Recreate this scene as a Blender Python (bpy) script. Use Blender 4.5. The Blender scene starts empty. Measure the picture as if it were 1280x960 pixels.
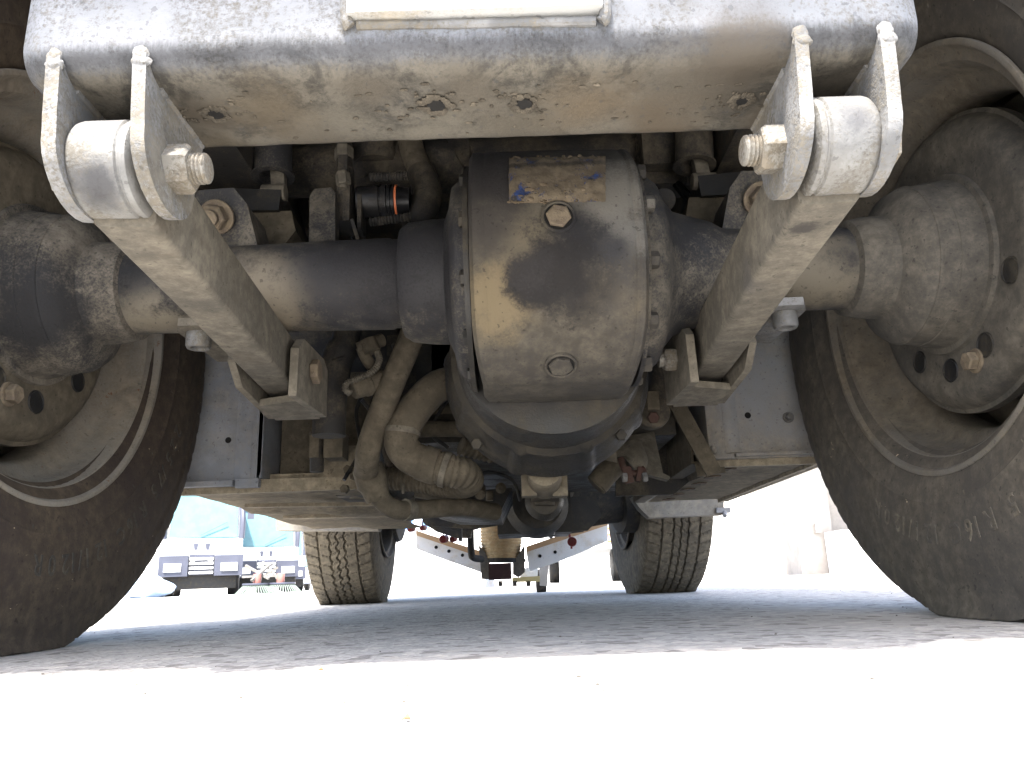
import bpy, bmesh, math, random
from mathutils import Vector, Matrix, noise
random.seed(7)
R = math.radians
S = bpy.context.scene
COL = S.collection

# ---------------------------------------------------------------- camera
F, H, PITCH, ROLL, YAW, CX = 948.6, 0.0493, 0.25488, -0.03548, -0.00438, 0.01514
fwd = Vector((-math.sin(YAW)*math.cos(PITCH), math.cos(YAW)*math.cos(PITCH), math.sin(PITCH)))
rt0 = Vector((math.cos(YAW), math.sin(YAW), 0)); up0 = rt0.cross(fwd)
rt = rt0*math.cos(ROLL)+up0*math.sin(ROLL); up = -rt0*math.sin(ROLL)+up0*math.cos(ROLL)
CAM = Vector((CX, 0, H))
cd = bpy.data.cameras.new('camera'); cam = bpy.data.objects.new('camera', cd); COL.objects.link(cam)
m = Matrix((rt, up, -fwd)).transposed().to_4x4(); m.translation = CAM
cam.matrix_world = m
cd.sensor_width = 36; cd.lens = 36*F/1280; cd.clip_start = 0.02; cd.clip_end = 500
S.camera = cam

# ---------------------------------------------------------------- light
SUN_EL, SUN_AZ = 62, 197          # azimuth clockwise from +Y, the sun stands behind the camera, a bit left
w = bpy.data.worlds.new('World'); S.world = w; w.use_nodes = True
nt = w.node_tree; bg = nt.nodes['Background']
sk = nt.nodes.new('ShaderNodeTexSky'); sk.sky_type = 'NISHITA'; sk.sun_disc = False
sk.dust_density = 3.2; sk.ozone_density = .2; sk.sun_elevation = R(SUN_EL); sk.sun_rotation = R(SUN_AZ)
nt.links.new(sk.outputs[0], bg.inputs[0]); bg.inputs[1].default_value = 0.15
sd = bpy.data.lights.new('sun', 'SUN'); sd.energy = 4.6; sd.angle = R(4); sd.color = (1, .96, .9)
so = bpy.data.objects.new('sun', sd); COL.objects.link(so)
dirv = Vector((math.sin(R(SUN_AZ))*math.cos(R(SUN_EL)), math.cos(R(SUN_AZ))*math.cos(R(SUN_EL)), math.sin(R(SUN_EL))))
so.rotation_euler = dirv.to_track_quat('Z', 'Y').to_euler(); so.location = (0, -3, 6)
S.view_settings.view_transform = 'Standard'; S.view_settings.look = 'None'
S.view_settings.gamma = 1; S.view_settings.exposure = 2.7
try:
    S.cycles.max_bounces = 8; S.cycles.diffuse_bounces = 6; S.cycles.use_denoising = True
except Exception: pass

def P(px, py, Y):
    """point where the sight line through a measured spot of the photograph meets the plane at distance Y"""
    d = fwd + rt*((px-640)/F) - up*((py-480)/F)
    return CAM + d*((Y-CAM.y)/d.y)

# ---------------------------------------------------------------- materials
def nd(nt, t, **k):
    n = nt.nodes.new(t)
    for a, v in k.items():
        if a in n.inputs.keys(): n.inputs[a].default_value = v
        else: setattr(n, a, v)
    return n
def mth(nt, op, a, b=None, c=None, clamp=False):
    n = nt.nodes.new('ShaderNodeMath'); n.operation = op; n.use_clamp = clamp
    for i, x in enumerate((a, b, c)):
        if x is None: continue
        if hasattr(x, 'links'): nt.links.new(x, n.inputs[i])
        else: n.inputs[i].default_value = x
    return n.outputs[0]
def mix(nt, f, a, b):
    n = nt.nodes.new('ShaderNodeMix'); n.data_type = 'RGBA'
    for i, x in ((0, f), (6, a), (7, b)):
        if hasattr(x, 'links'): nt.links.new(x, n.inputs[i])
        else: n.inputs[i].default_value = x if i == 0 else (*x, 1) if len(x) == 3 else x
    return n.outputs[2]
def noi(nt, pos, scale, det=4, rough=.55, dist=0, stretch=None):
    v = pos
    if stretch:
        mp = nt.nodes.new('ShaderNodeMapping'); mp.inputs['Scale'].default_value = stretch
        nt.links.new(pos, mp.inputs[0]); v = mp.outputs[0]
    n = nd(nt, 'ShaderNodeTexNoise', Scale=scale, Detail=det, Roughness=rough, Distortion=dist)
    nt.links.new(v, n.inputs['Vector']); return n.outputs['Fac']
def ss(nt, x, lo, hi):
    n = nt.nodes.new('ShaderNodeMapRange'); n.interpolation_type = 'SMOOTHSTEP'
    nt.links.new(x, n.inputs[0]); n.inputs[1].default_value = lo; n.inputs[2].default_value = hi
    return n.outputs[0]
def grime(name, base, dust=(.34, .285, .2), amt=.5, scale=9, rough=.75, metal=0, bump=.25, blots=(), grain=.22,
          bumpscale=260, stretch=None, base2=None, zband=None, rust=0, soft=.16, spec=.35, alb=.52):
    """dirty painted or cast surface: base colour under patches of dust with grainy edges; blots are stains
    (centre, radius, colour, softness) at their own place on the thing"""
    base = tuple(x*alb for x in base); dust = tuple(x*alb for x in dust); base2 = base2 and tuple(x*alb for x in base2)
    blots = [(a_, b_, tuple(x*alb for x in c_), d_) for a_, b_, c_, d_ in blots]
    zband = zband and [(a_, b_, tuple(x*alb for x in c_), d_, e_) for a_, b_, c_, d_, e_ in zband]
    ma = bpy.data.materials.new(name); ma.use_nodes = True; nt = ma.node_tree
    bs = nt.nodes['Principled BSDF']
    pos = nt.nodes.new('ShaderNodeNewGeometry').outputs['Position']
    big = noi(nt, pos, scale, 5, .6, .4, stretch); fine = noi(nt, pos, 420, 3, .7); mid = noi(nt, pos, 70, 4, .65)
    s = mth(nt, 'ADD', big, mth(nt, 'MULTIPLY', mth(nt, 'SUBTRACT', fine, .5), grain*2))
    s = mth(nt, 'ADD', s, mth(nt, 'MULTIPLY', mth(nt, 'SUBTRACT', mid, .5), .25))
    t = .5+(.5-amt)*.55
    f = ss(nt, s, t-soft, t+soft)
    b = base
    if base2: b = mix(nt, ss(nt, noi(nt, pos, scale*1.7, 4, .6), .42, .6), base, base2)
    dn = mix(nt, ss(nt, mid, .3, .72), tuple(c*.66 for c in dust), tuple(min(1, c*1.2) for c in dust))
    dn = mix(nt, mth(nt, 'MULTIPLY', ss(nt, noi(nt, pos, 26, 6, .72, .6), .48, .7), .55), dn, tuple(c*k_ for c, k_ in zip(dust, (.55, .52, .5))))
    c = mix(nt, f, b, dn)
    if zband:   # a band of soot or mud at a certain height of the part
        for (z0, z1, colr, sf, k) in zband:
            sep = nt.nodes.new('ShaderNodeSeparateXYZ'); nt.links.new(pos, sep.inputs[0])
            zz = mth(nt, 'ADD', sep.outputs[2], mth(nt, 'MULTIPLY', mth(nt, 'SUBTRACT', noi(nt, pos, 22, 4, .6, 0, (1, 1, .3)), .5), sf*2.2))
            zz = mth(nt, 'ADD', zz, mth(nt, 'MULTIPLY', mth(nt, 'SUBTRACT', noi(nt, pos, 330, 3, .7, 0, (1.6, 1.6, .35)), .5), sf*2.0))
            g = mth(nt, 'MULTIPLY', ss(nt, zz, z0-sf, z0+sf), mth(nt, 'SUBTRACT', 1.0, ss(nt, zz, z1-sf, z1+sf)))
            mm = mth(nt, 'ADD', mth(nt, 'MULTIPLY', noi(nt, pos, 24, 6, .7, 1.2), .7), mth(nt, 'MULTIPLY', noi(nt, pos, 240, 4, .75), .3))
            c2 = mix(nt, ss(nt, mm, .40, .56), tuple(x*.42 for x in colr), tuple(x*1.2 for x in colr))
            c = mix(nt, mth(nt, 'MULTIPLY', g, k), c, c2)
    for (ctr, rad, colr, sf) in blots:
        dm = nt.nodes.new('ShaderNodeVectorMath'); dm.operation = 'DISTANCE'
        nt.links.new(pos, dm.inputs[0]); dm.inputs[1].default_value = ctr
        x = mth(nt, 'ADD', dm.outputs['Value'], mth(nt, 'MULTIPLY', mth(nt, 'SUBTRACT', noi(nt, pos, 34, 5, .65), .5), rad*2.1))
        x = mth(nt, 'ADD', x, mth(nt, 'MULTIPLY', mth(nt, 'SUBTRACT', fine, .5), rad*sf*1.6))
        g = ss(nt, x, rad*(1-sf), rad*(1+sf)); g = mth(nt, 'SUBTRACT', 1.0, g)
        c = mix(nt, mth(nt, 'MULTIPLY', g, .93), c, colr)
    if rust:
        g = ss(nt, noi(nt, pos, 55, 5, .7), .72-rust*.16, .76-rust*.12)
        c = mix(nt, g, c, (.13, .055, .025))
    # scattered pits and specks
    sp = ss(nt, noi(nt, pos, 190, 2, .5), .66, .7); c = mix(nt, mth(nt, 'MULTIPLY', sp, .45), c, tuple(x*.3 for x in base))
    nt.links.new(c, bs.inputs['Base Color'])
    rr = mth(nt, 'ADD', mth(nt, 'MULTIPLY', f, .95-rough), rough); nt.links.new(rr, bs.inputs['Roughness'])
    bs.inputs['Metallic'].default_value = metal; bs.inputs['Specular IOR Level'].default_value = spec
    bn = nt.nodes.new('ShaderNodeBump'); bn.inputs['Strength'].default_value = bump; bn.inputs['Distance'].default_value = .0012
    hgt = mth(nt, 'ADD', mth(nt, 'MULTIPLY', noi(nt, pos, bumpscale, 4, .7), .6), mth(nt, 'MULTIPLY', f, .6))
    hgt = mth(nt, 'ADD', hgt, mth(nt, 'MULTIPLY', noi(nt, pos, 60, 3, .6), .8))
    nt.links.new(hgt, bn.inputs['Height']); nt.links.new(bn.outputs[0], bs.inputs['Normal'])
    return ma
def plain(name, colr, rough=.5, metal=0, spec=.5, trans=0):
    ma = bpy.data.materials.new(name); ma.use_nodes = True; nt = ma.node_tree; bs = nt.nodes['Principled BSDF']
    pos = nt.nodes.new('ShaderNodeNewGeometry').outputs['Position']
    c = mix(nt, ss(nt, noi(nt, pos, 6, 5, .65), .3, .7), tuple(x*.86 for x in colr), tuple(min(1, x*1.06) for x in colr))
    nt.links.new(c, bs.inputs['Base Color']); bs.inputs['Roughness'].default_value = rough
    bs.inputs['Metallic'].default_value = metal; bs.inputs['Specular IOR Level'].default_value = spec
    if trans: bs.inputs['Transmission Weight'].default_value = trans
    return ma

TAN = (.138, .124, .098)
M = {}
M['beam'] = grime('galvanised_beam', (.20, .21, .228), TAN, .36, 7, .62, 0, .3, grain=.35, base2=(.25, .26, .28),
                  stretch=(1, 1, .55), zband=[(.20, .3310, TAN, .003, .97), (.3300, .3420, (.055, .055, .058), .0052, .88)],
                  blots=[((-.16, .40, .326), .016, (.12, .1, .075), .7), ((.03, .42, .326), .025, (.115, .1, .075), .8),
                         ((.13, .39, .326), .03, (.11, .095, .072), .8), ((-.03, .43, .326), .022, (.16, .145, .115), .8),
                         ((.19, .42, .326), .02, (.12, .1, .075), .6), ((-.22, .42, .33), .02, (.08, .07, .055), .6),
                         ((.22, .41, .33), .018, (.09, .08, .06), .6), ((-.08, .41, .326), .02, (.16, .145, .115), .8),
                         ((-.1, .435, .326), .02, (.11, .095, .072), .8), ((.07, .40, .326), .022, (.15, .118, .078), .9), ((.15, .365, .33), .022, (.085, .07, .052), .9), ((.115, .425, .326), .022, (.12, .095, .065), .8), ((-.12, .395, .326), .02, (.13, .105, .07), .9), ((-.165, .43, .326), .014, (.12, .1, .07), .9), ((.205, .395, .326), .018, (.09, .078, .06), .9), ((.0, .385, .326), .016, (.12, .104, .08), .9), ((-.06, .382, .326), .013, (.12, .104, .08), .9)], rust=.0)
M['steel'] = grime('worn_grey_steel', (.185, .187, .189), (.227, .204, .165), .45, 16, .68, 0, .4, grain=.4, base2=(.3, .3, .3))
M['eye'] = grime('soot_marked_eye', (.244, .239, .227), (.197, .180, .150), .42, 24, .7, 0, .35, grain=.35, base2=(.32, .32, .31),
                 blots=[((-.205, .372, .266), .013, (.07, .07, .075), .7), ((.21, .362, .285), .013, (.1, .1, .105), .9)], rust=.15)
M['arm'] = grime('dusty_arm_paint', (.11, .1, .082), (.25, .221, .173), .62, 13, .85, 0, .4, grain=.25, soft=.3,
                 blots=[((.2, .43, .258), .009, (.05, .045, .04), .4), ((.195, .53, .262), .014, (.12, .11, .1), .8)])
M['bracket'] = grime('dusty_bracket', (.13, .115, .09), (.25, .222, .175), .75, 15, .85, 0, .4, soft=.3)
M['nut'] = grime('zinc_nut', (.319, .302, .265), (.269, .231, .176), .5, 60, .45, .15, .5, grain=.4, rust=.15)
M['nutdark'] = grime('dirty_nut', (.22, .17, .125), (.30, .24, .165), .6, 60, .7, 0, .5, grain=.4, rust=.5)
M['axle'] = grime('axle_paint', (.036, .036, .040), (.18, .16, .128), .42, 7, .65, 0, .3, grain=.3, soft=.13,
                  blots=[((-.235, .72, .33), .05, (.29, .245, .18), .5), ((-.34, .72, .31), .045, (.3, .26, .195), .4),
                         ((.33, .7, .33), .055, (.22, .19, .14), .5), ((.36, .69, .35), .022, (.02, .02, .024), .6),
                         ((-.3, .7, .35), .035, (.02, .02, .024), .5), ((-.12, .70, .36), .07, (.03, .029, .033), .5),
                         ((-.07, .70, .35), .06, (.028, .027, .03), .5),
                         ((-.37, .68, .37), .05, (.018, .018, .021), .5)])
M['housing'] = grime('diff_cover_paint', (.058, .054, .052), (.13, .114, .088), .5, 5, .68, 0, .25, grain=.35, soft=.25,
                     blots=[((.115, .63, .385), .040, (.27, .25, .215), .6), ((.125, .63, .35), .02, (.23, .22, .2), .8), ((.01, .64, .295), .032, (.24, .19, .115), .5),
                            ((.05, .62, .385), .022, (.2, .175, .13), .7), ((.04, .62, .345), .024, (.19, .16, .11), .7), ((.13, .66, .30), .02, (.2, .165, .11), .7),
                            ((.0, .64, .43), .06, (.05, .044, .042), .5), ((.0, .63, .36), .025, (.075, .066, .057), .5),
                            ((.075, .62, .355), .020, (.022, .022, .026), .8), ((.088, .62, .332), .024, (.024, .024, .028), .95), ((.04, .63, .305), .022, (.025, .023, .023), .5), ((.085, .635, .295), .022, (.05, .043, .035), .7), ((.06, .63, .312), .034, (.026, .024, .024), .4),
                            ((.115, .625, .333), .012, (.045, .045, .05), .8), ((.04, .64, .322), .02, (.04, .037, .037), .4)])
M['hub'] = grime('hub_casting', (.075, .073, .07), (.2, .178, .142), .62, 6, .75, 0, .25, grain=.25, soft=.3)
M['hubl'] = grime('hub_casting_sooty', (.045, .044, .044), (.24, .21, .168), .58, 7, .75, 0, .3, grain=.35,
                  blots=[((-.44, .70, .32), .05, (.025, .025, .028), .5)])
M['bell'] = grime('oily_gear_case', (.036, .034, .031), (.1, .086, .064), .45, 12, .45, 0, .3, grain=.25)
M['dark'] = grime('dark_dirty_metal', (.035, .033, .032), (.15, .125, .09), .45, 14, .7, 0, .4)
M['mid'] = grime('dust_coated_pipe', (.12, .1, .07), (.2, .168, .12), .75, 16, .85, 0, .3, soft=.3)
M['pan'] = grime('dusty_belly_pan', (.16, .135, .098), (.27, .228, .162), .7, 11, .85, 0, .5, soft=.3, rust=.25, alb=1.0)
M['bluegrey'] = grime('blue_grey_plate', (.2, .215, .245), (.24, .215, .18), .33, 9, .5, 0, .2, soft=.3, base2=(.25, .265, .295), rust=.12, alb=.95)
M['greyplate'] = grime('grey_plate', (.22, .222, .228), (.22, .19, .145), .36, 9, .5, 0, .2, soft=.3, alb=1.05)
M['xmem'] = grime('cross_member_paint', (.19, .185, .175), (.25, .22, .17), .6, 10, .8, 0, .3, soft=.3, alb=.8)
M['black'] = grime('black_rubber', (.02, .02, .021), (.1, .085, .06), .3, 20, .5, 0, .2)
M['hole'] = grime('painted_hole_shade', (.012, .011, .01), (.05, .04, .03), .2, 30, .9)  # near-black colour painting the shade inside holes, put on flat discs
M['mud'] = grime('dried_mud', (.08, .068, .05), (.17, .146, .11), .5, 50, .95, 0, .9)
M['orange'] = plain('orange_seal', (.6, .16, .06), .5)
M['rustred'] = grime('rusty_clamp', (.085, .04, .03), (.15, .11, .085), .3, 40, .8, rust=.4)
M['rimL'] = grime('silver_rim_paint', (.25, .235, .205), (.23, .198, .155), .5, 9, .5, 0, .2, rust=.42, soft=.25, alb=.85)
M['rimR'] = grime('dusty_rim_paint', (.15, .14, .125), (.17, .145, .11), .6, 9, .6, 0, .25, soft=.25, alb=.8)
M['tread'] = grime('front_tyre_rubber', (.06, .055, .048), (.24, .205, .15), .8, 13, .85, 0, .4, soft=.3)
M['white'] = plain('white_paint', (.75, .76, .76), .4)
M['whitebeam'] = grime('white_dirty_paint', (.66, .67, .68), (.5, .42, .3), .25, 12, .5, soft=.2, alb=1.0)
M['ochre'] = grime('ochre_hose', (.3, .2, .1), (.36, .27, .15), .5, 20, .8, 0, .4, alb=1.3)
M['maroon'] = grime('maroon_block', (.09, .035, .035), (.14, .09, .07), .3, 30, .6)
M['redcap'] = grime('red_plastic_cap', (.33, .03, .03), (.3, .14, .1), .25, 60, .45)
M['glass'] = plain('teal_window_glass', (.075, .16, .18), .3, 0, .3)
M['greytrim'] = plain('grey_bumper_plastic', (.038, .042, .062), .5)
M['lamp'] = plain('lamp_lens', (.85, .86, .85), .12)
M['bristle'] = plain('brush_bristle', (.12, .15, .13), .7)
M['amber'] = plain('amber_beacon', (.8, .3, .04), .3)
M['blue'] = plain('blue_tarpaulin', (.10, .24, .5), .5)
M['sack'] = plain('pale_blue_sack', (.3, .4, .55), .35)
M['stripe'] = plain('white_tarpaulin', (.75, .78, .8), .5)
M['wall'] = plain('pale_render', (.3, .275, .245), .9)
M['wallw'] = plain('white_render', (.8, .79, .77), .9)
M['redmetal'] = plain('red_painted_metal', (.25, .1, .08), .6)

def tyre_mat(name, base, dust, amt):
    ma = grime(name, base, dust, amt, 6, .72, 0, .3, grain=.2, soft=.28, spec=.25, alb=.8 if name.endswith('rubber') else 1.0)
    nt = ma.node_tree; bs = nt.nodes['Principled BSDF']; c = bs.inputs['Base Color'].links[0].from_socket
    pos = nt.nodes.new('ShaderNodeNewGeometry').outputs['Position']
    sp = ss(nt, noi(nt, pos, 115, 2, .5, 1.2, (1, .5, 1)), .75, .775)
    nt.links.new(mix(nt, sp, c, (.38, .31, .21)), bs.inputs['Base Color'])
    return ma
M['tyreL'] = tyre_mat('rear_tyre_rubber', (.045, .034, .03), (.11, .085, .058), .5)
M['tyreR'] = tyre_mat('rear_tyre_rubber_dusty', (.05, .046, .042), (.115, .1, .078), .5)

# asphalt
def asphalt():
    ma = bpy.data.materials.new('pale_asphalt'); ma.use_nodes = True; nt = ma.node_tree; bs = nt.nodes['Principled BSDF']
    pos = nt.nodes.new('ShaderNodeNewGeometry').outputs['Position']
    vo = nd(nt, 'ShaderNodeTexVoronoi', Scale=170.0); nt.links.new(pos, vo.inputs['Vector'])
    v = nt.nodes.new('ShaderNodeSeparateColor'); nt.links.new(vo.outputs['Color'], v.inputs[0])
    c = mix(nt, v.outputs[0], (.29, .283, .273), (.49, .477, .455))
    c = mix(nt, ss(nt, noi(nt, pos, 3, 5, .6), .35, .68), c, (.41, .40, .38))
    c = mix(nt, mth(nt, 'MULTIPLY', ss(nt, noi(nt, pos, 30, 5, .7), .55, .7), .5), c, (.27, .26, .245))
    v2 = nd(nt, 'ShaderNodeTexVoronoi', Scale=75.0); nt.links.new(pos, v2.inputs['Vector'])
    q = nt.nodes.new('ShaderNodeSeparateColor'); nt.links.new(v2.outputs['Color'], q.inputs[0])
    c = mix(nt, mth(nt, 'MULTIPLY', ss(nt, q.outputs[1], .84, .9), .6), c, (.13, .12, .11))
    c = mix(nt, mth(nt, 'MULTIPLY', ss(nt, q.outputs[2], .88, .93), .5), c, (.6, .57, .52))
    nt.links.new(c, bs.inputs['Base Color']); bs.inputs['Roughness'].default_value = .9
    bn = nt.nodes.new('ShaderNodeBump'); bn.inputs['Strength'].default_value = .7; bn.inputs['Distance'].default_value = .003
    nt.links.new(mth(nt, 'ADD', vo.outputs['Distance'], noi(nt, pos, 90, 4, .7)), bn.inputs['Height'])
    nt.links.new(bn.outputs[0], bs.inputs['Normal']); return ma
M['asphalt'] = asphalt()

# ---------------------------------------------------------------- mesh helpers
def wloc(o):
    v = Vector((0, 0, 0))
    while o: v += o.location; o = o.parent
    return v
def mk(name, bm, mat, parent=None, ang=35, label=None):
    bmesh.ops.recalc_face_normals(bm, faces=bm.faces)
    me = bpy.data.meshes.new(name)
    vs = [v.co for v in bm.verts]
    lo = Vector([min(v[i] for v in vs) for i in range(3)]); hi = Vector([max(v[i] for v in vs) for i in range(3)])
    c = (lo+hi)/2
    if parent is None: c.z = lo.z
    for v in bm.verts: v.co -= c
    bm.to_mesh(me); bm.free(); me.materials.append(mat)
    me.shade_smooth(); me.set_sharp_from_angle(angle=R(ang))
    o = bpy.data.objects.new(name, me); COL.objects.link(o)
    o.location = c
    if parent:
        o.parent = parent; o.location = c-wloc(parent)
    if label: o['label'] = label
    return o
def empty(name, loc, parent=None):
    o = bpy.data.objects.new(name, None); COL.objects.link(o); o.empty_display_size = .1
    o.location = Vector(loc)
    if parent: o.location = Vector(loc)-wloc(parent); o.parent = parent
    return o
def tag(o, label=None, cat=None, group=None, kind=None):
    for k, v in (('label', label), ('category', cat), ('group', group), ('kind', kind)):
        if v: o[k] = v
    return o
def bm_(): return bmesh.new()
def basis(d, upv=Vector((0, 0, 1))):
    d = Vector(d).normalized(); u = Vector(upv)
    if abs(d.dot(u)) > .98: u = Vector((0, 1, 0))
    a = d.cross(u).normalized(); b = a.cross(d); return a, b, d
def bevel(bm, geomverts, r, seg=2):
    if r <= 0: return
    s = set(geomverts); es = [e for e in bm.edges if e.verts[0] in s and e.verts[1] in s]
    es = [e for e in es if len(e.link_faces) == 2 and e.calc_face_angle(0) > R(25)]
    bmesh.ops.bevel(bm, geom=es, offset=r, segments=seg, affect='EDGES', profile=.5, clamp_overlap=True)
def box(bm, lo, hi, r=.002, seg=2, rot=None, ctr=None):
    lo, hi = Vector(lo), Vector(hi)
    vs = [bm.verts.new((x, y, z)) for x in (lo.x, hi.x) for y in (lo.y, hi.y) for z in (lo.z, hi.z)]
    for f in ((0, 1, 3, 2), (4, 6, 7, 5), (0, 4, 5, 1), (2, 3, 7, 6), (0, 2, 6, 4), (1, 5, 7, 3)): bm.faces.new([vs[i] for i in f])
    if rot is not None:
        c = (lo+hi)/2 if ctr is None else Vector(ctr)
        for v in vs: v.co = c+rot @ (v.co-c)
    bevel(bm, vs, r, seg)
def prism(bm, pts, d, r=.001, seg=2):
    """polygon of 3-D points pushed along vector d"""
    d = Vector(d); a = [bm.verts.new(Vector(p)) for p in pts]; b = [bm.verts.new(Vector(p)+d) for p in pts]
    n = len(a); bm.faces.new(a); bm.faces.new(b[::-1])
    for i in range(n): bm.faces.new((a[i], b[i], b[(i+1) % n], a[(i+1) % n]))
    bevel(bm, a+b, r, seg)
def beamseg(bm, p0, p1, w_, h_, r=.002, upv=(0, 0, 1), w1=None, h1=None):
    p0, p1 = Vector(p0), Vector(p1); a, b, d = basis(p1-p0, upv); vs = []
    for p, ww, hh in ((p0, w_, h_), (p1, w1 or w_, h1 or h_)):
        vs += [bm.verts.new(p+a*ww/2*sx+b*hh/2*sy) for sx, sy in ((-1, -1), (1, -1), (1, 1), (-1, 1))]
    bm.faces.new(vs[:4]); bm.faces.new(vs[4:][::-1])
    for i in range(4): bm.faces.new((vs[i], vs[4+i], vs[4+(i+1) % 4], vs[(i+1) % 4]))
    bevel(bm, vs, r)
def lathe(bm, prof, org, axis, n=48, squash=None, close=True):
    """prof: list of (distance along axis, radius)"""
    org = Vector(org); a, b, d = basis(axis); rings = []
    for t, r in prof:
        if r < 1e-6: rings.append([bm.verts.new(org+d*t)]); continue
        rings.append([bm.verts.new(org+d*t+(a*math.cos(2*math.pi*i/n)+b*math.sin(2*math.pi*i/n))*r) for i in range(n)])
    for p, q in zip(rings, rings[1:]):
        for i in range(n):
            j = (i+1) % n
            if len(p) == 1 and len(q) == 1: continue
            if len(p) == 1: bm.faces.new((p[0], q[i], q[j]))
            elif len(q) == 1: bm.faces.new((p[i], q[0], p[j]))
            else: bm.faces.new((p[i], q[i], q[j], p[j]))
    if close:
        for rg in (rings[0], rings[-1]):
            if len(rg) > 1: bm.faces.new(rg)
def cyl(bm, p0, p1, r, n=24, b=.001, r1=None):
    p0, p1 = Vector(p0), Vector(p1); L = (p1-p0).length; r1 = r if r1 is None else r1; b = min(b, r*.4, L*.4)
    lathe(bm, [(0, r-b), (b*.3, r-b*.3), (b, r), (L-b, r1), (L-b*.3, r1-b*.3), (L, r1-b)], p0, p1-p0, n)
def hexa(bm, p0, p1, af, b=.001, turn=0):
    """hexagonal nut or bolt head with chamfered ends"""
    p0, p1 = Vector(p0), Vector(p1); a, bb, d = basis(p1-p0); L = (p1-p0).length; rc = af/2/math.cos(R(30)); vs = []
    rings = []
    for t, k in ((0, .9), (L*.12, 1), (L*.86, 1), (L, .88)):
        rings.append([bm.verts.new(p0+d*t+(a*math.cos(R(60*i+turn))+bb*math.sin(R(60*i+turn)))*rc*k) for i in range(6)])
    bm.faces.new(rings[0]); bm.faces.new(rings[-1])
    for p, q in zip(rings, rings[1:]):
        for i in range(6): bm.faces.new((p[i], q[i], q[(i+1) % 6], p[(i+1) % 6]))
def smoothpath(pts, k=6):
    pts = [Vector(p) for p in pts]; out = []
    q = [pts[0]*2-pts[1]]+pts+[pts[-1]*2-pts[-2]]
    for i in range(1, len(q)-2):
        a, b, c, d = q[i-1:i+3]
        for s in range(k):
            t = s/k; out.append(.5*((2*b)+(c-a)*t+(2*a-5*b+4*c-d)*t*t+(3*b-a-3*c+d)*t**3))
    out.append(pts[-1]); return out
def tube(bm, pts, r, n=14, k=6, smooth=True, corr=None, corramp=.12):
    """r: radius or function of 0..1; corr: ring pitch in metres for corrugated hose"""
    path = smoothpath(pts, k) if smooth and len(pts) > 2 else [Vector(p) for p in pts]
    if corr:
        L = sum((b-a).length for a, b in zip(path, path[1:])); N = int(L/corr*6); new = []; acc = [0]
        for a, b in zip(path, path[1:]): acc.append(acc[-1]+(b-a).length)
        j = 0
        for i in range(N+1):
            s = L*i/N
            while j < len(acc)-2 and acc[j+1] < s: j += 1
            t = (s-acc[j])/max(1e-9, acc[j+1]-acc[j]); new.append(path[j].lerp(path[j+1], min(1, t)))
        path = new
    N = len(path); a = None; rings = []
    for i, p in enumerate(path):
        d = (path[min(i+1, N-1)]-path[max(i-1, 0)]).normalized()
        if a is None: a, b, _ = basis(d)
        else: a = (a-d*a.dot(d)).normalized(); b = a.cross(d)
        rad = r(i/(N-1)) if callable(r) else r
        if corr: rad *= 1+corramp*math.cos(2*math.pi*i/6)
        rings.append([bm.verts.new(p+(a*math.cos(2*math.pi*j/n)+b*math.sin(2*math.pi*j/n))*rad) for j in range(n)])
    for p, q in zip(rings, rings[1:]):
        for i in range(n): bm.faces.new((p[i], q[i], q[(i+1) % n], p[(i+1) % n]))
    bm.faces.new(rings[0]); bm.faces.new(rings[-1])
def lump(bm, ctr, rx, ry, rz, amp=.25, sc=60, n=2):
    s = bmesh.ops.create_icosphere(bm, subdivisions=n, radius=1)
    for v in s['verts']:
        k = 1+amp*noise.noise((v.co+Vector(ctr)*17)*1.6)*1.8
        v.co = Vector(ctr)+Vector((v.co.x*rx, v.co.y*ry, v.co.z*rz))*k
def bead(bm, pts, r, seed=0):
    """weld bead: a row of overlapping ripples"""
    path = smoothpath(pts, 8); rnd = random.Random(seed); L = len(path)
    tube(bm, path, lambda t: r*(.92+.05*math.sin(t*L*1.9)+.08*rnd.random()), 10, smooth=False)

# ================================================================ SETTING
bm = bm_()
g0 = [-14, -6, -2, -.6, 0, .5, 1, 1.5, 2, 3, 4, 6, 9, 14, 30, 80, 250]
xs = sorted(set([-x for x in g0 if x > 0]+[x for x in g0 if x > 0]+[0])); ys = g0
vv = [[bm.verts.new((x, y, 0)) for y in ys] for x in xs]
for i in range(len(xs)-1):
    for j in range(len(ys)-1): bm.faces.new((vv[i][j], vv[i+1][j], vv[i+1][j+1], vv[i][j+1]))
tag(mk('ground', bm, M['asphalt']), kind='structure')
bm = bm_(); rnd = random.Random(3)
for i in range(260):
    y = .35+3.4*rnd.random()**1.7; x = rnd.uniform(-1.1, 1.1)*(.3+y*.6); s = rnd.uniform(.0004, .0011)*(1.5 if rnd.random() < .05 else 1)
    q = bmesh.ops.create_icosphere(bm, subdivisions=1, radius=s)
    for v in q['verts']: v.co = Vector((x+v.co.x*rnd.uniform(.7, 1.4), y+v.co.y*rnd.uniform(.7, 1.3), s*.35+v.co.z*.7))
tag(mk('gravel', bm, grime('grit', (.12, .11, .1), (.4, .36, .3), .5, 40)), 'tiny loose grit scattered on the pale asphalt under the vehicle', 'grit', kind='stuff')
def debris(pts, z, label, mat):
    bm = bm_(); vs = [bm.verts.new(Vector(p)) for p in pts]; c = bm.verts.new(sum((v.co for v in vs), Vector())/len(vs)+Vector((0, 0, z)))
    for i in range(len(vs)): bm.faces.new((vs[i], vs[(i+1) % len(vs)], c))
    q = bmesh.ops.extrude_face_region(bm, geom=bm.faces[:]); 
    for v in [e for e in q['geom'] if isinstance(e, bmesh.types.BMVert)]: v.co.z += .0009
    tag(mk('dry_leaf', bm, mat), label, 'leaf')
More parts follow.
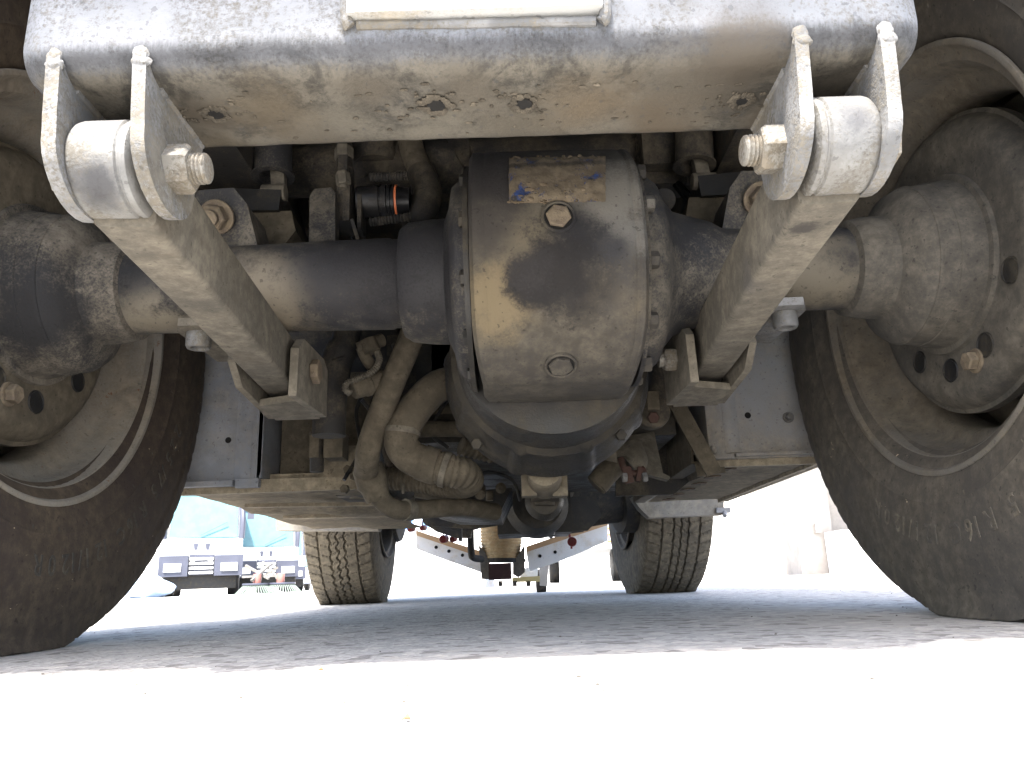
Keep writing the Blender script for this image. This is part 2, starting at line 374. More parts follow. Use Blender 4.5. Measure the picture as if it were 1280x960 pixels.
lf = plain('dry_leaf_brown', (.2, .13, .07), .8)
def G(px, py):
    d = fwd+rt*((px-640)/F)-up*((py-480)/F); return CAM+d*(-CAM.z/d.z)
for px, py, q, lb in ((507, 903, .5, 'small dry leaf scrap on the sunlit asphalt left of centre'), (400, 840, .5, 'tiny dry leaf scrap on the sunlit asphalt just behind the vehicle shadow')):
    x, y = G(px, py).xy
    debris([(x-.0030*q, y, .0006), (x, y-.004*q, .0012), (x+.0035*q, y+.001, .0006), (x+.0005, y+.005*q, .002)], .0006, lb, lf)

# ================================================================ THE VEHICLE
T = empty('municipal_truck', (0, 1.6, 0))
tag(T, 'narrow municipal utility truck seen from underneath, dusty rear axle and grey cross beam', 'truck')
AY, AZ = .754, .360

# ---- rear cross beam
bm = bm_()
NX = 120; prof = [(.437, .345), (.437, .332), (.4345, .3275), (.430, .326)]
prof += [(.425-.005*i, .326) for i in range(0, 11)]+[(.373-.017*math.sin(R(a)), .343-.017*math.cos(R(a))) for a in range(8, 90, 9)]
prof += [(.356, .344+.008*i) for i in range(0, 24)]+[(.356, .60), (.356, .78), (.437, .78)]
rings = []
for i in range(NX+1):
    x = -.2505+.503*i/NX; e = min(i, NX-i); k = 1 if e > 3 else [.0, .35, .7, .92][e]
    rg = []
    for (y, z) in prof:
        yy, zz = .397+(y-.397)*(.82+.18*k), (.43+(z-.43)*(.93+.07*k) if z < .5 else z)
        n1 = noise.noise(Vector((x*60, y*60, z*60))); n2 = noise.noise(Vector((x*12, y*30, z*12)))
        if z < .335: zz -= .0006*n1*k+.0006*n2; 
        else: yy += .0007*n2+.0002*n1
        rg.append(bm.verts.new((x if e > 0 else x, yy, zz)))
    rings.append(rg)
for a, b in zip(rings, rings[1:]):
    for j in range(len(prof)): bm.faces.new((a[j], b[j], b[(j+1) % len(prof)], a[(j+1) % len(prof)]))
bm.faces.new(rings[0]); bm.faces.new(rings[-1][::-1])
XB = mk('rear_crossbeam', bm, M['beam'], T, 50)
# raised plate with weld beads, at the top of the beam's rear face
bm = bm_(); box(bm, (-.066, .3475, .3515), (.0735, .358, .6), .0015, 2); mk('weld_plate', bm, M['white'] if 0 else grime('pale_plate', (.62, .63, .62), (.5, .46, .38), .25, 12, .5), XB)
bm = bm_()
bead(bm, [(-.0672, .3545, .43), (-.0678, .3540, .38), (-.0672, .353, .352), (-.0655, .354, .3475)], .0036, 1)
mk('weld_bead', bm, M['steel'], XB)
bm = bm_(); bead(bm, [(.0745, .3545, .43), (.0752, .3540, .38), (.0752, .353, .350), (.073, .354, .3455)], .0036, 2); mk('weld_bead', bm, M['steel'], XB)
bm = bm_(); bead(bm, [(-.062, .3555, .3495), (-.02, .356, .3487), (.03, .356, .3482), (.070, .3555, .3470)], .0030, 3); mk('weld_bead', bm, M['steel'], XB)
# drain holes drawn as dark discs, with mud craters on the underside
for (px, py, s) in ((270, 143, .9), (545, 132, 1.1), (655, 130, 1), (928, 126, .8)):
    d = fwd+rt*((px-640)/F)-up*((py-480)/F); c = CAM+d*((.3253-CAM.z)/d.z)
    bm = bm_(); lathe(bm, [(0, .0048*s), (.0006, .005*s), (.0016, .0042*s), (.0016, .0)], c+Vector((0, 0, -.0004)), (0, 0, 1), 18)
    h = mk('drain_hole_disc', bm, M['hole'], XB)
    bm = bm_()
    rnd = random.Random(int(px))
    for k in range(13):
        a = k*2*math.pi/13+rnd.random()*.3; rr = .0062*s*(1+.35*rnd.random())
        lump(bm, c+Vector((math.cos(a)*rr, math.sin(a)*rr, -.0002)), .0021*rnd.uniform(.6, 1.7), .0021*rnd.uniform(.6, 1.5), .0007, .3, n=2)
    for k in range(14):
        a = rnd.random()*6.28; rr = s*rnd.uniform(.009, .018); lump(bm, c+Vector((math.cos(a)*rr*1.6, math.sin(a)*rr*.7, -.0001)), rnd.uniform(.0008, .0024), rnd.uniform(.0008, .002), .0008, .3, n=1)
    mk('mud_crust', bm, M['mud'], XB)
bm = bm_(); rnd = random.Random(91)
for k in range(70):
    lump(bm, (rnd.uniform(-.17, .18), rnd.uniform(.375, .426), .3256), rnd.uniform(.0006, .0030), rnd.uniform(.0005, .0015), rnd.uniform(.0003, .0009), .3, n=1)
o = mk('mud_specks', bm, M['mud'], XB); o['kind'] = 'stuff'

# ---- lugs, eyes, bolts and radius arms (one set each side)
EY, EZ = .390, .285
for sx in (-1, 1):
    offx = .0 if sx < 0 else .0015
    def X(v): return sx*(v+offx)
    for (x0, x1) in ((.1770, .1845), (.2240, .2318)):
        pts = [(.3555, .337), (.3555, .300)]
        for i in range(0, 15):
            a = R(180+i*180/14-8); pts.append((EY+.0325*math.cos(a)-.0018, EZ+.002+.0305*math.sin(a)))
        pts += [(.4265, .300), (.4365, .338)]
        bm = bm_(); prism(bm, [(X(x0-.06*(.337-z)), y, z) for y, z in pts], (sx*(x1-x0), 0, 0), .0012)
        mk('lug', bm, M['steel'], XB)
        bm = bm_(); xm = X((x0+x1)/2); rnd = random.Random(int(x0*1000))
        lump(bm, (xm, .3572, .3375), .0046, .0018, .0062, .14, n=3)
        lump(bm, (xm+.0006, .3570, .3315), .0054, .0024, .0042, .14, n=3)
        for s2 in (-1, 1):
            bead(bm, [(X(x0) if s2 < 0 else X(x1), .372+.010*i, .3262) for i in range(7)], .0026, int(x0*999)+s2)
        mk('weld_bead', bm, M['steel'], XB)
    ARM = bm_()
    p0 = Vector((X(.2010), EY+.005, .2790)); p1 = Vector((X(.2365), .835, .2850))
    a, b, d = basis(p1-p0); vs = []; rgs = []
    # hollow-section bar with rounded long edges, slightly dented
    sec = []
    for (cx_, cz_, a0) in ((.0160, .0220, 0), (-.0160, .0220, 90), (-.0160, -.0220, 180), (.0160, -.0220, 270)):
        for i in range(5): sec.append((cx_*.82+.0032*math.cos(R(a0+i*22.5)), cz_+.0038*math.sin(R(a0+i*22.5))))
    NS = 30
    for i in range(NS+1):
        t = i/NS; p = p0.lerp(p1, t); k = 1+.06*t
        rg = []
        for (u_, v_) in sec:
            nn = noise.noise(Vector((t*22, u_*90, v_*90+sx)))*.00008
            rg.append(ARM.verts.new(p+a*(u_*k*1.05+nn)+b*(v_*1.0+nn)))
        rgs.append(rg)
    for q, r_ in zip(rgs, rgs[1:]):
        for i in range(20): ARM.faces.new((q[i], r_[i], r_[(i+1) % 20], q[(i+1) % 20]))
    ARM.faces.new(rgs[0]); ARM.faces.new(rgs[-1])
    arm = mk('radius_arm', ARM, M['arm'], T, 40)
    bm = bm_(); hb = .0278
    lathe(bm, [(0, .012), (0, hb-.0055), (.0008, hb-.0025), (.003, hb-.0006), (.0055, hb), (.0285, hb), (.0295, hb-.0012), (.0305, hb-.0012), (.0315, hb-.0002), (.0345, hb-.0006), (.036, hb-.003), (.0365, hb-.006), (.0365, .012)],
          (X(.2222), EY, EZ), (-sx, 0, 0), 64)
    mk('bushing_eye', bm, M['eye'], arm, 40)
    bm = bm_(); cyl(bm, (X(.2318), EY, EZ), (X(.2338), EY, EZ), .013, 30); hexa(bm, (X(.2338), EY, EZ), (X(.2395), EY, EZ), .024, turn=12)
    mk('bolt_head', bm, M['nut'], arm, 25)
    bm = bm_(); hexa(bm, (X(.1768), EY, EZ), (X(.1615), EY, EZ), .0245, turn=(3 if sx < 0 else 17)); mk('nut', bm, M['nut'], arm, 20)
    bm = bm_(); pr = [(0, .0085)]; t = 0
    for k in range(3): pr += [(.0008+k*.0022, .0090), (.0015+k*.0022, .0090), (.0022+k*.0022, .0080)]
    pr += [(.0078, .0088), (.0088, .0086), (.0096, .0076), (.0099, .0066)]
    lathe(bm, pr, (X(.1625), EY, EZ), (-sx, 0, 0), 28); mk('bolt_thread', bm, M['nut'], arm, 20)
    # lower clevis bracket, hung below the axle
    BR = empty('arm_bracket', (X(.228), .79, .243), T)
    for (x0, x1, nm) in ((.187, .195, 'in'), (.244, .251, 'out')):
        pts = [(.700, .2275), (.7025, .276), (.7200, .2905), (.800, .293), (.818, .285), (.818, .232), (.70, .2275)][:-1]
        if nm == 'out': pts = [(.690, .262), (.702, .290), (.80, .293), (.818, .285), (.818, .232), (.715, .2415)]
        bm = bm_(); prism(bm, [(X(x0), y, z) for y, z in pts], (sx*(x1-x0), 0, 0), .0014); mk('side_plate', bm, M['bracket'], BR)
    bm = bm_(); prism(bm, [(X(.1952), .745, .2345), (X(.1952), .822, .231), (X(.2438), .822, .231), (X(.2438), .765, .2345)], (0, 0, .007), .0012); mk('base_plate', bm, M['bracket'], BR)
    bm = bm_(); bead(bm, [(X(.197), .722+.012*i, .2428) for i in range(8)], .0022, 5); mk('weld_bead', bm, M['bracket'], BR)
    bm = bm_(); hexa(bm, (X(.1868), .752, .2655), (X(.174 if sx > 0 else .1785), .752, .2655), .022, turn=20); mk('nut', bm, M['nutdark'] if sx < 0 else M['nut'], BR, 20)
    if sx > 0:
        bm = bm_(); cyl(bm, (X(.1745), .752, .2655), (X(.1685), .752, .2655), .008, 18); mk('bolt_thread', bm, M['nut'], BR, 20)
    bm = bm_(); cyl(bm, (X(.1955), .752, .2655), (X(.2435), .752, .2655), .011, 20); mk('pivot_bolt', bm, M['dark'], BR)
    for ch in BR.children:      # bring the bracket to the end of the arm: a little farther and larger
        K = 1.045; c = wloc(ch); c2 = CAM+(c-CAM)*K; ch.location += c2-c; ch.scale = (K, K, K)
    # axle saddle: plate below the tube with an upturned nut
    SD = bm_(); prism(SD, [(X(.235), .690, .2975), (X(.300), .688, .2975), (X(.308), .705, .2975), (X(.308), .81, .2975), (X(.235), .81, .2975)], (0, 0, .008), .001)
    sad = mk('axle_saddle', SD, M['steel'] if sx > 0 else M['bracket'], T)
    bm = bm_(); lathe(bm, [(0, .0065), (-.002, .0065), (-.014, .0066), (-.0155, .0078), (-.0155, .0105), (-.013, .012), (-.001, .0122), (0, .012)], (X(.289), .712, .2972), (0, 0, 1), 20, close=False)
    mk('sleeve_nut', bm, M['steel'], sad, 30)
    # spring plate, clamp block and bolt above the axle
    SP = bm_()
    prism(SP, [(X(.355), .80, .478), (X(.245), .80, .476), (X(.243), .80, .502), (X(.30), .80, .506), (X(.355), .80, .503)], (0, .06, 0), .003)
    sp = mk('spring_plate', SP, M['black'], T)
    bm = bm_(); prism(bm, [(X(.36), .806, .4785), (X(.232), .806, .4775), (X(.226), .806, .452), (X(.245), .806, .425), (X(.36), .806, .41)], (0, .05, 0), .003); mk('gusset', bm, M['arm'] if 0 else M['mid'], sp)
    bm = bm_()
    prism(bm, [(X(.322), .735, .400), (X(.318), .73, .446), (X(.306), .725, .462), (X(.268), .722, .462), (X(.254), .725, .444), (X(.244), .735, .400)], (0, .06, 0), .006, 3)
    mk('clamp_block', bm, M['axle'], sp, 50)
    bm = bm_(); c0 = Vector((X(.284), .724, .430)); dv = Vector((0, -.75, -.45)).normalized()
    cyl(bm, c0, c0+dv*.004, .018); hexa(bm, c0+dv*.004, c0+dv*.019, .024, turn=10); cyl(bm, c0+dv*.019, c0+dv*.026, .0085)
    mk('clamp_nut', bm, M['nutdark'], sp, 20)

# ---- rear axle
bm = bm_()
lathe(bm, [(-.385, .045), (-.36, .044), (-.33, .0445), (-.26, .0455), (-.19, .047), (-.105, .0485), (-.103, .047), (-.094, .047), (-.092, .0575), (-.084, .063), (-.06, .066), (-.045, .0665), (-.040, .078), (-.036, .098), (-.030, .103), (-.021, .104)],
      (0, AY, AZ), (1, 0, 0), 96)
lathe(bm, [(.148, .104), (.162, .102), (.170, .096), (.176, .082), (.19, .066), (.215, .0585), (.232, .054), (.244, .047), (.30, .0425), (.385, .0435)], (0, AY, AZ), (1, 0, 0), 96)
AX = mk('rear_axle', bm, M['axle'], T, 40)
# gear case: a barrel-shaped cover turned about the axle line, its underside flattened and its lower corners cut
bm = bm_()
NA, NW = 150, 44; cv = []
x0, x1 = -.0165, .1445
for i in range(NW+1):
    u = i/NW; x = x0+(x1-x0)*u; row = []
    e = min(u, 1-u)*(x1-x0)
    edge = -.006*(1-min(1, e/.005))**2
    for j in range(NA):
        a = 2*math.pi*j/NA; r = .1305+edge
        sy, sz = math.cos(a), math.sin(a)
        rr = r
        # squared lower part
        dwn = max(0, -sz); rr *= 1+.03*dwn*(1-dwn)*4*(1 if sy < 0 else .3)
        # part line between rear cover and ring
        if abs(u-.93) < .012: rr -= .0016
        if abs(u-.085) < .011: rr -= .0012
        yy, zz = AY+rr*sy, AZ+rr*sz
        if zz < AZ-.1245: zz = AZ-.1245+(zz-AZ+.1245)*.3
        # narrowing towards the bottom
        k = max(0, (AZ-.080-zz)/.050); xx = .0640+(x-.0640)*(1-.11*k*k)
        n1 = noise.noise(Vector((xx*14, yy*14, zz*14)))*.0012
        row.append(bm.verts.new((xx, yy+n1*sy, zz+n1*sz)))
    cv.append(row)
for p, q in zip(cv, cv[1:]):
    for j in range(NA): bm.faces.new((p[j], q[j], q[(j+1) % NA], p[(j+1) % NA]))
bm.faces.new(cv[0]); bm.faces.new(cv[-1][::-1])
mk('gear_case', bm, M['housing'], AX, 28)
def surf(px, py, rad=.1305):
    """point of the barrel-shaped gear case on a sight line"""
    lo, hi = .5, .754
    for _ in range(50):
        mid = (lo+hi)/2; q = P(px, py, mid)
        if math.hypot(q.y-AY, q.z-AZ) > rad: lo = mid
        else: hi = mid
    return P(px, py, lo)
for (px, py, nm, af) in ((698, 271, 'filler_plug', .020), (701, 457, 'drain_plug', .0205)):
    c = surf(px, py, .1312 if af == .020 else .1335); n = Vector((0, c.y-AY, c.z-AZ)).normalized()
    bm = bm_(); lathe(bm, [(.0008, .0128), (.0022, .0142), (.0014, .0156), (-.002, .016)], c, n, 36, close=False); mk('plug_rim', bm, M['housing'], AX)
    bm = bm_(); lathe(bm, [(.0009, 0), (.0009, .0132), (-.002, .0132)], c, n, 30, close=False); mk('plug_recess_disc', bm, M['hole'], AX)  # dark disc on the surface, painting the shade of a recess
    bm = bm_(); hexa(bm, c-n*.001, c+n*.0036, af, turn=12); mk(nm, bm, M['nutdark'] if nm == 'filler_plug' else M['housing'], AX, 20, 'hexagonal plug, pale and rust stained' if nm == 'filler_plug' else 'hexagonal plug coated in brown dust')
# maker's plate: worn blue paint under mud
pm = grime('worn_blue_plate', (.05, .1, .3), (.27, .215, .145), .66, 42, .6, 0, .8, grain=.15, soft=.05, base2=(.04, .04, .045), bumpscale=120,
           zband=[(.4262, .4325, (.09, .075, .06), .002, .8)])
bm = bm_(); gx, gz = 30, 10; g = []
for i in range(gx+1):
    row = []
    for j in range(gz+1):
        px = 636+(757-636)*i/gx; py = (197 if 1 else 0)+(254-197)*j/gz-2.0*i/gx
        if j in (0, gz): py += 2.2*noise.noise(Vector((i*.9, j, 0)))
        if i in (0, gx): px += 1.6*noise.noise(Vector((i, j*.9, 3)))
        c = surf(px, py, .1312); n = Vector((0, c.y-AY, c.z-AZ)).normalized()
        row.append(bm.verts.new(c+n*(.0012+.0008*noise.noise(Vector((i*.45, j*.45, 0)))+(.0014 if noise.noise(Vector((i*.35, j*.5, 9))) > .12 else 0))*(0 if (i in (0, gx) or j in (0, gz)) else 1)))
    g.append(row)
for i in range(gx):
    for j in range(gz): bm.faces.new((g[i][j], g[i+1][j], g[i+1][j+1], g[i][j+1]))
mk('maker_plate', bm, pm, AX, 60, 'small blue plate, its print hidden under caked mud')
bm = bm_()
for k in range(34):
    i = random.randint(0, gx); px = 636+(757-636)*i/gx; py = random.choice((197, 253))+random.uniform(-1.5, 1.5)-2*i/gx
    lump(bm, surf(px, py, .132), random.uniform(.001, .0026), .0012, random.uniform(.0008, .0016), .3, n=1)
for k in range(8): lump(bm, surf(random.uniform(640, 752), random.uniform(225, 250), .1325), random.uniform(.002, .006), .0012, random.uniform(.001, .003), .3, n=1)
mk('mud_crust', bm, grime('plate_mud', (.16, .12, .075), (.27, .21, .14), .5, 50, .95), AX)
# flange bolts round both sides of the gear case
for k in range(12):
    a = R(180+15+k*30)
    c = Vector((.1485, AY+.1095*math.cos(a), AZ+.1095*math.sin(a)))
    bm = bm_(); hexa(bm, c, c+Vector((.009, 0, 0)), .014, turn=k*17); mk('flange_bolt', bm, M['housing'], AX, 20)
    c = Vector((-.0175, AY+.1095*math.cos(a+.1), AZ+.1095*math.sin(a+.1)))
    bm = bm_(); hexa(bm, c, c-Vector((.009, 0, 0)), .014, turn=k*23); mk('flange_bolt', bm, M['bell'], AX, 20)
bm = bm_(); lathe(bm, [(0, .09), (0, .1175), (.004, .1185), (.0045, .09)], (.1446, AY, AZ), (1, 0, 0), 80); mk('flange_ring', bm, M['axle'], AX)
bm = bm_(); lathe(bm, [(0, .09), (0, .1175), (.005, .1185), (.005, .09)], (-.0225, AY, AZ), (1, 0, 0), 80); mk('flange_ring', bm, M['bell'], AX)
bm = bm_(); cyl(bm, (.1500, .648, .332), (.1560, .648, .332), .004, 12); cyl(bm, (.150, .648, .332), (.1505, .648, .332), .006, 12)
mk('breather_cap', bm, plain('yellow_plastic', (.5, .42, .16), .5), AX)
# hubs and brake back plates
for sx in (-1, 1):
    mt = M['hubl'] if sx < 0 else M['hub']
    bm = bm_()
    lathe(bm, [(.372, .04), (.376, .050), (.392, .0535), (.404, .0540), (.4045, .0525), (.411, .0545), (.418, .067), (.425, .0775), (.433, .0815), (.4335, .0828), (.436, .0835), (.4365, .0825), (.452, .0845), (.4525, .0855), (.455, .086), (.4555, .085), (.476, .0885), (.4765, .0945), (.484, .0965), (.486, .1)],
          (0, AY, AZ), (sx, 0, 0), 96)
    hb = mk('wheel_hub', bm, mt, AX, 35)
    bm = bm_(); lathe(bm, [(.481, .06), (.481, .120), (.4795, .128), (.480, .138), (.4855, .1475), (.492, .152), (.497, .154), (.4985, .1585), (.508, .1585), (.512, .155), (.52, .15), (.545, .145), (.545, .05)], (0, AY, AZ), (sx, 0, 0), 96)
    bp = mk('brake_backplate', bm, M['hub'] if sx > 0 else M['mid'], AX, 35)
    yz = [(.772, .2462), (.7035, .246), (.828, .272), (.612, .292)] if sx > 0 else [(.772, .2475), (.7035, .247), (.853, .281)]
    for (y, z) in yz:
        v = Vector((0, y-AY, z-AZ)); v = v*(.113/v.length)
        c = Vector((sx*.4805, AY+v.y, AZ+v.z)); bm = bm_()
        lathe(bm, [(-.0004, .0), (-.0004, .0108), (-.0012, .0118), (-.0012, .0124), (.001, .0132)], c, (sx, 0, 0), 26, close=False)
        mk('dark_disc', bm, M['black'], AX, 30)  # near-black disc with a thin rim on the back plate
    bm = bm_(); v = Vector((0, -.028, -.115)); v = v*(.1175/v.length); c = Vector((sx*.481, AY+v.y, AZ+v.z))
    cyl(bm, c, c-Vector((sx*.003, 0, 0)), .0125); hexa(bm, c-Vector((sx*.003, 0, 0)), c-Vector((sx*.012, 0, 0)), .017, turn=10); mk('hub_bolt', bm, M['nutdark'], AX, 20)

# ---- wheels
def tyre_bm(cx, cy, cz, inn, Rt=.3765, tread=True, N=420, wk=1.0, steer=0, zig=1.0, shd=1.0):
    """inn: +1/-1 direction (X) of the inner side; every ring is one angle step"""
    side = [(.086, .203), (.1, .212), (.1045, .219), (.1075, .2255), (.1105, .236), (.1128, .246), (.1144, .2540), (.1155, .2560), (.1150, .2582), (.1163, .268), (.1172, .285), (.1170, .300), (.1158, .315), (.1138, .328), (.1118, .3370), (.1128, .3400), (.1120, .3440), (.1105, .3550), (.1075, .3655)]
    NT = 76; trd = []
    for i in range(NT+1):
        a = .1035-(.207*i/NT); trd.append((a, Rt-.0065*(abs(a)/.1035)**3))
    prof = side+trd+[(-a, r) for a, r in side[::-1]]
    ns = len(side); bm = bm_(); rings = []
    pitch = 2*math.pi*Rt/70
    rn = [random.Random(5).uniform(-1, 1) for _ in range(200)]
    for k in range(N):
        th = 2*math.pi*k/N; s = th*Rt; ring = []
        for i, (a, r) in enumerate(prof):
            if tread and ns <= i < ns+NT+1:
                d = 0
                z = (s/pitch) % 1.0; tri = abs(z-.5)*2-.5
                for g_, w_, am in ((-.062, .0036, .002), (-.024, .0034, .0035+.004*zig), (.024, .0034, .0035+.004*zig), (.062, .0036, .002))+(((0, .0026, .011),) if zig > .5 else ((0, .003, .002),)):
                    if abs(a-g_-tri*am) < w_/2+.0012: d = .0065
                ph = (s/pitch+a*9*(1 if a > 0 else -1)) % 1.0
                if abs(a) > .061 and ph < .11: d = max(d, .005*shd)
                if .024 < abs(a) < .062 and ((ph+.4) % 1.0) < .09: d = max(d, .0028)
                if abs(a) < .024 and ((s/pitch+a*22+.2) % 1.0) < .10: d = max(d, .003)
                r -= d
            if tread and i in (ns-1, ns-2, ns-3, ns+NT+1, ns+NT+2, ns+NT+3):
                if ((s/pitch+.098*9) % 1.0) < .18: r -= .0028*shd*(1 if i in (ns-1, ns+NT+1) else .8); a -= .0012*shd*(1 if a > 0 else -1)
            if not tread and (i in (ns-1, ns-2, ns-3)) and ((s/pitch*1.5) % 1.0) < .25: r -= .0016
            y, z = cy+r*math.cos(th), cz+r*math.sin(th); aa = a
            if z < .012:     # the tyre settles on the ground
                aa = a*(1+.35*(.012-z)/.05)
            z = max(z, .0008+ .0*abs(a))
            dx, dy = inn*aa*wk, y-cy
            ring.append(bm.verts.new((cx+dx*math.cos(steer)-dy*math.sin(steer), cy+dx*math.sin(steer)+dy*math.cos(steer), z)))
        rings.append(ring)
    n = len(prof)
    for k in range(N):
        p, q = rings[k], rings[(k+1) % N]
        for i in range(n-1): bm.faces.new((p[i], q[i], q[i+1], p[i+1]))
    return bm
def rim_bm(cx, cy, cz, inn):
    bm = bm_()
    pr = [(.1035, .2215), (.1065, .2228), (.1092, .2220), (.1100, .2195), (.1092, .2168), (.1065, .2150), (.101, .2135), (.0985, .2105), (.096, .2025), (.088, .1990), (.072, .1965), (.062, .1945), (.056, .1895), (.050, .1790), (.043, .1745), (.012, .1735), (.003, .177), (-.004, .184), (-.010, .188), (-.026, .189),
          (-.034, .184), (-.040, .172), (-.046, .158), (-.050, .15), (-.048, .12), (-.046, .06), (-.046, 0.0)]
    lathe(bm, pr, (cx, cy, cz), (inn, 0, 0), 96, close=False)
    pr2 = [(-.026, .1893), (-.088, .2), (-.1, .213), (-.109, .217), (-.1092, .222), (-.1035, .222)]
    lathe(bm, pr2, (cx, cy, cz), (inn, 0, 0), 96, close=False)
    return bm
def lettering(txt, cx, cy, cz, inn, r0, ang0, dang, size, par, mat):
    """raised sidewall letters, each turned to stand on the circle, tops outward"""
    ang = ang0
    for ch in txt:
        if ch != ' ':
            cu = bpy.data.curves.new('ch', 'FONT'); cu.body = ch; cu.size = size; cu.extrude = .0006; cu.bevel_depth = .0005; cu.align_x = 'CENTER'; cu.resolution_u = 3
            ob = bpy.data.objects.new('ch', cu); me = bpy.data.meshes.new_from_object(ob)
            th = R(ang); rad = Vector((0, math.cos(th), math.sin(th)))
            right = rad.cross(Vector((inn, 0, 0))); bm = bm_()
            vs = [bm.verts.new(Vector((cx+inn*(.1166+v.co.z), cy, cz))+rad*(r0+v.co.y)+right*v.co.x*.9) for v in me.vertices]
            for f in me.polygons:
                try: bm.faces.new([vs[i] for i in f.vertices])
                except ValueError: pass
            bmesh.ops.remove_doubles(bm, verts=bm.verts, dist=1e-6)
            bpy.data.objects.remove(ob); bpy.data.curves.remove(cu); bpy.data.meshes.remove(me)
            mk('raised_character', bm, mat, par, 30)
        ang += dang*(.6 if ch in '1/ ' else 1)
LA, LB = -131.4, -21
XW = .5575; WZ = .3665
let_mats = {}
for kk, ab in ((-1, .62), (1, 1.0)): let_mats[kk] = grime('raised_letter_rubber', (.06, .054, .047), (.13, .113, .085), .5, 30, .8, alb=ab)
for sx in (-1, 1):
    W = empty('rear_wheel', (sx*XW, AY, WZ), T); let_mat = let_mats[sx]
    mt = M['tyreL'] if sx < 0 else M['tyreR']
    bm = tyre_bm(sx*XW, AY, WZ, -sx, N=560, shd=.35)
    ty = mk('tyre', bm, mt, W, 40)
    mk('rim', rim_bm(sx*XW, AY, AZ, -sx), M['rimL'] if sx < 0 else M['rimR'], W, 35)
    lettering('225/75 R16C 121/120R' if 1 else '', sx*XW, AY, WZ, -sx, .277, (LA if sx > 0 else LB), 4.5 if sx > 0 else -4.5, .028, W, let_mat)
    # thin moulded marks round the sidewall
    rnd = random.Random(8+sx)
    for k in range(30):
        th = R(k*12+rnd.uniform(-2, 2)); rad = Vector((0, math.cos(th), math.sin(th))); tg = Vector((0, -math.sin(th), math.cos(th)))
        c = Vector((sx*XW-sx*.1135, AY, WZ))+rad*.249; bm = bm_()
        if k % 3: prism(bm, [c, c+rad*.008, c+rad*.008+tg*.005, c+rad*.0092+tg*.005, c+rad*.0092-tg*.0012, c-tg*.0012], (-sx*.0008, 0, 0), .0001, 1)
        else: beamseg(bm, c, c+rad*.008, .0012, .0016, .0002)
        mk('moulded_mark', bm, let_mat, W, 30)
first = None
for cx in (-.5, .475):
    W = empty('front_wheel', (cx, 2.511, WZ), T); sx = -1 if cx < 0 else 1
    bm = tyre_bm(cx, 2.511, WZ, -sx, tread=True, N=620, wk=.88, steer=R(2.5), zig=1.0 if cx < 0 else 0.0); mk('tyre', bm, M['tread'], W, 30)
    mk('rim', rim_bm(cx, 2.511, AZ, -sx), M['rimR'], W, 35)

# ---- left and right boxes, belly pans
def islands(bm):
    bm.verts.ensure_lookup_table(); seen = set(); out = []
    for v in bm.verts:
        if v in seen: continue
        st = [v]; seen.add(v); isl = []
        while st:
            u = st.pop(); isl.append(u)
            for e in u.link_edges:
                x = e.other_vert(u)
                if x not in seen: seen.add(x); st.append(x)
        out.append(isl)
    return out
def part(name, fn, mat, ang=35, par=None, label=None, split=False):
    bm = bm_(); fn(bm)
    if split:
        o = None
        for isl in islands(bm):
            b2 = bm_(); mp = {v: b2.verts.new(v.co) for v in isl}
            for f_ in {f_ for v in isl for f_ in v.link_faces}: b2.faces.new([mp[v] for v in f_.verts])
            o = mk(name, b2, M[mat] if isinstance(mat, str) else mat, par or T, ang, label)
        bm.free(); return o
    return mk(name, bm, M[mat] if isinstance(mat, str) else mat, par or T, ang, label)
# left side
def f(bm):
    prism(bm, [(-.56, 1.15, .204), (-.372, 1.15, .205), (-.367, 1.15, .225), (-.367, 1.15, .46), (-.56, 1.15, .46)], (0, .006, 0), .002)
    box(bm, (-.373, 1.15, .215), (-.366, 1.30, .46), .001)
LP = part('side_plate', f, 'bluegrey', label='blue grey sheet metal plate with one small round hole')
part('stiffening_rib', lambda bm: prism(bm, [(-.407, 1.149, .215), (-.399, 1.144, .215), (-.389, 1.144, .215), (-.382, 1.149, .215)], (0, 0, .24), .001), 'bluegrey', 60, LP)
part('plate_lip', lambda bm: (box(bm, (-.56, 1.138, .2035), (-.405, 1.152, .2115), .002), box(bm, (-.402, 1.141, .2005), (-.367, 1.153, .214), .002)), 'bluegrey', 35, LP, split=True)
c = P(285, 550, 1.1485); part('bolt_hole_disc', lambda bm: lathe(bm, [(0, .0), (0, .0042), (.001, .0048)], c, (0, 1, 0), 16, close=False), 'hole', 35, LP)
def f(bm):
    # dented pan: sheet with a pressed fold
    nx, ny = 24, 16; g = []
    for i in range(nx+1):
        row = []
        for j in range(ny+1):
            x = -.515+.305*i/nx; y = 1.165+.72*j/ny
            z = .203+.004*noise.noise(Vector((x*14, y*9, 0)))-(.012 if i > 2 and j > 5 else 0)-.006*min(1, max(0, (x+.36)/.05))
            if i == 0: z += .02
            row.append(bm.verts.new((x, y, z)))
        g.append(row)
    for i in range(nx):
        for j in range(ny): bm.faces.new((g[i][j], g[i+1][j], g[i+1][j+1], g[i][j+1]))
    bmesh.ops.solidify(bm, geom=bm.faces[:], thickness=-.004)
    box(bm, (-.515, 1.157, .194), (-.212, 1.1665, .214), .002)
    for yy, hh in ((1.30, .006), (1.52, .008), (1.56, .004)): beamseg(bm, (-.44, yy, .190), (-.215, yy+.03, .188), .012, hh, .002)
PANL = part('belly_pan', f, 'pan', 40)
part('side_tank', lambda bm: (box(bm, (-.362, 1.23, .222), (-.215, 1.80, .40), .012, 3), box(bm, (-.50, 1.35, .222), (-.37, 1.80, .42), .01)), 'mid', 40, split=True)
part('tank_foot', lambda bm: (box(bm, (-.275, 1.16, .214), (-.205, 1.24, .262), .004), box(bm, (-.365, 1.19, .21), (-.28, 1.225, .226), .002)), 'pan', 40, split=True)
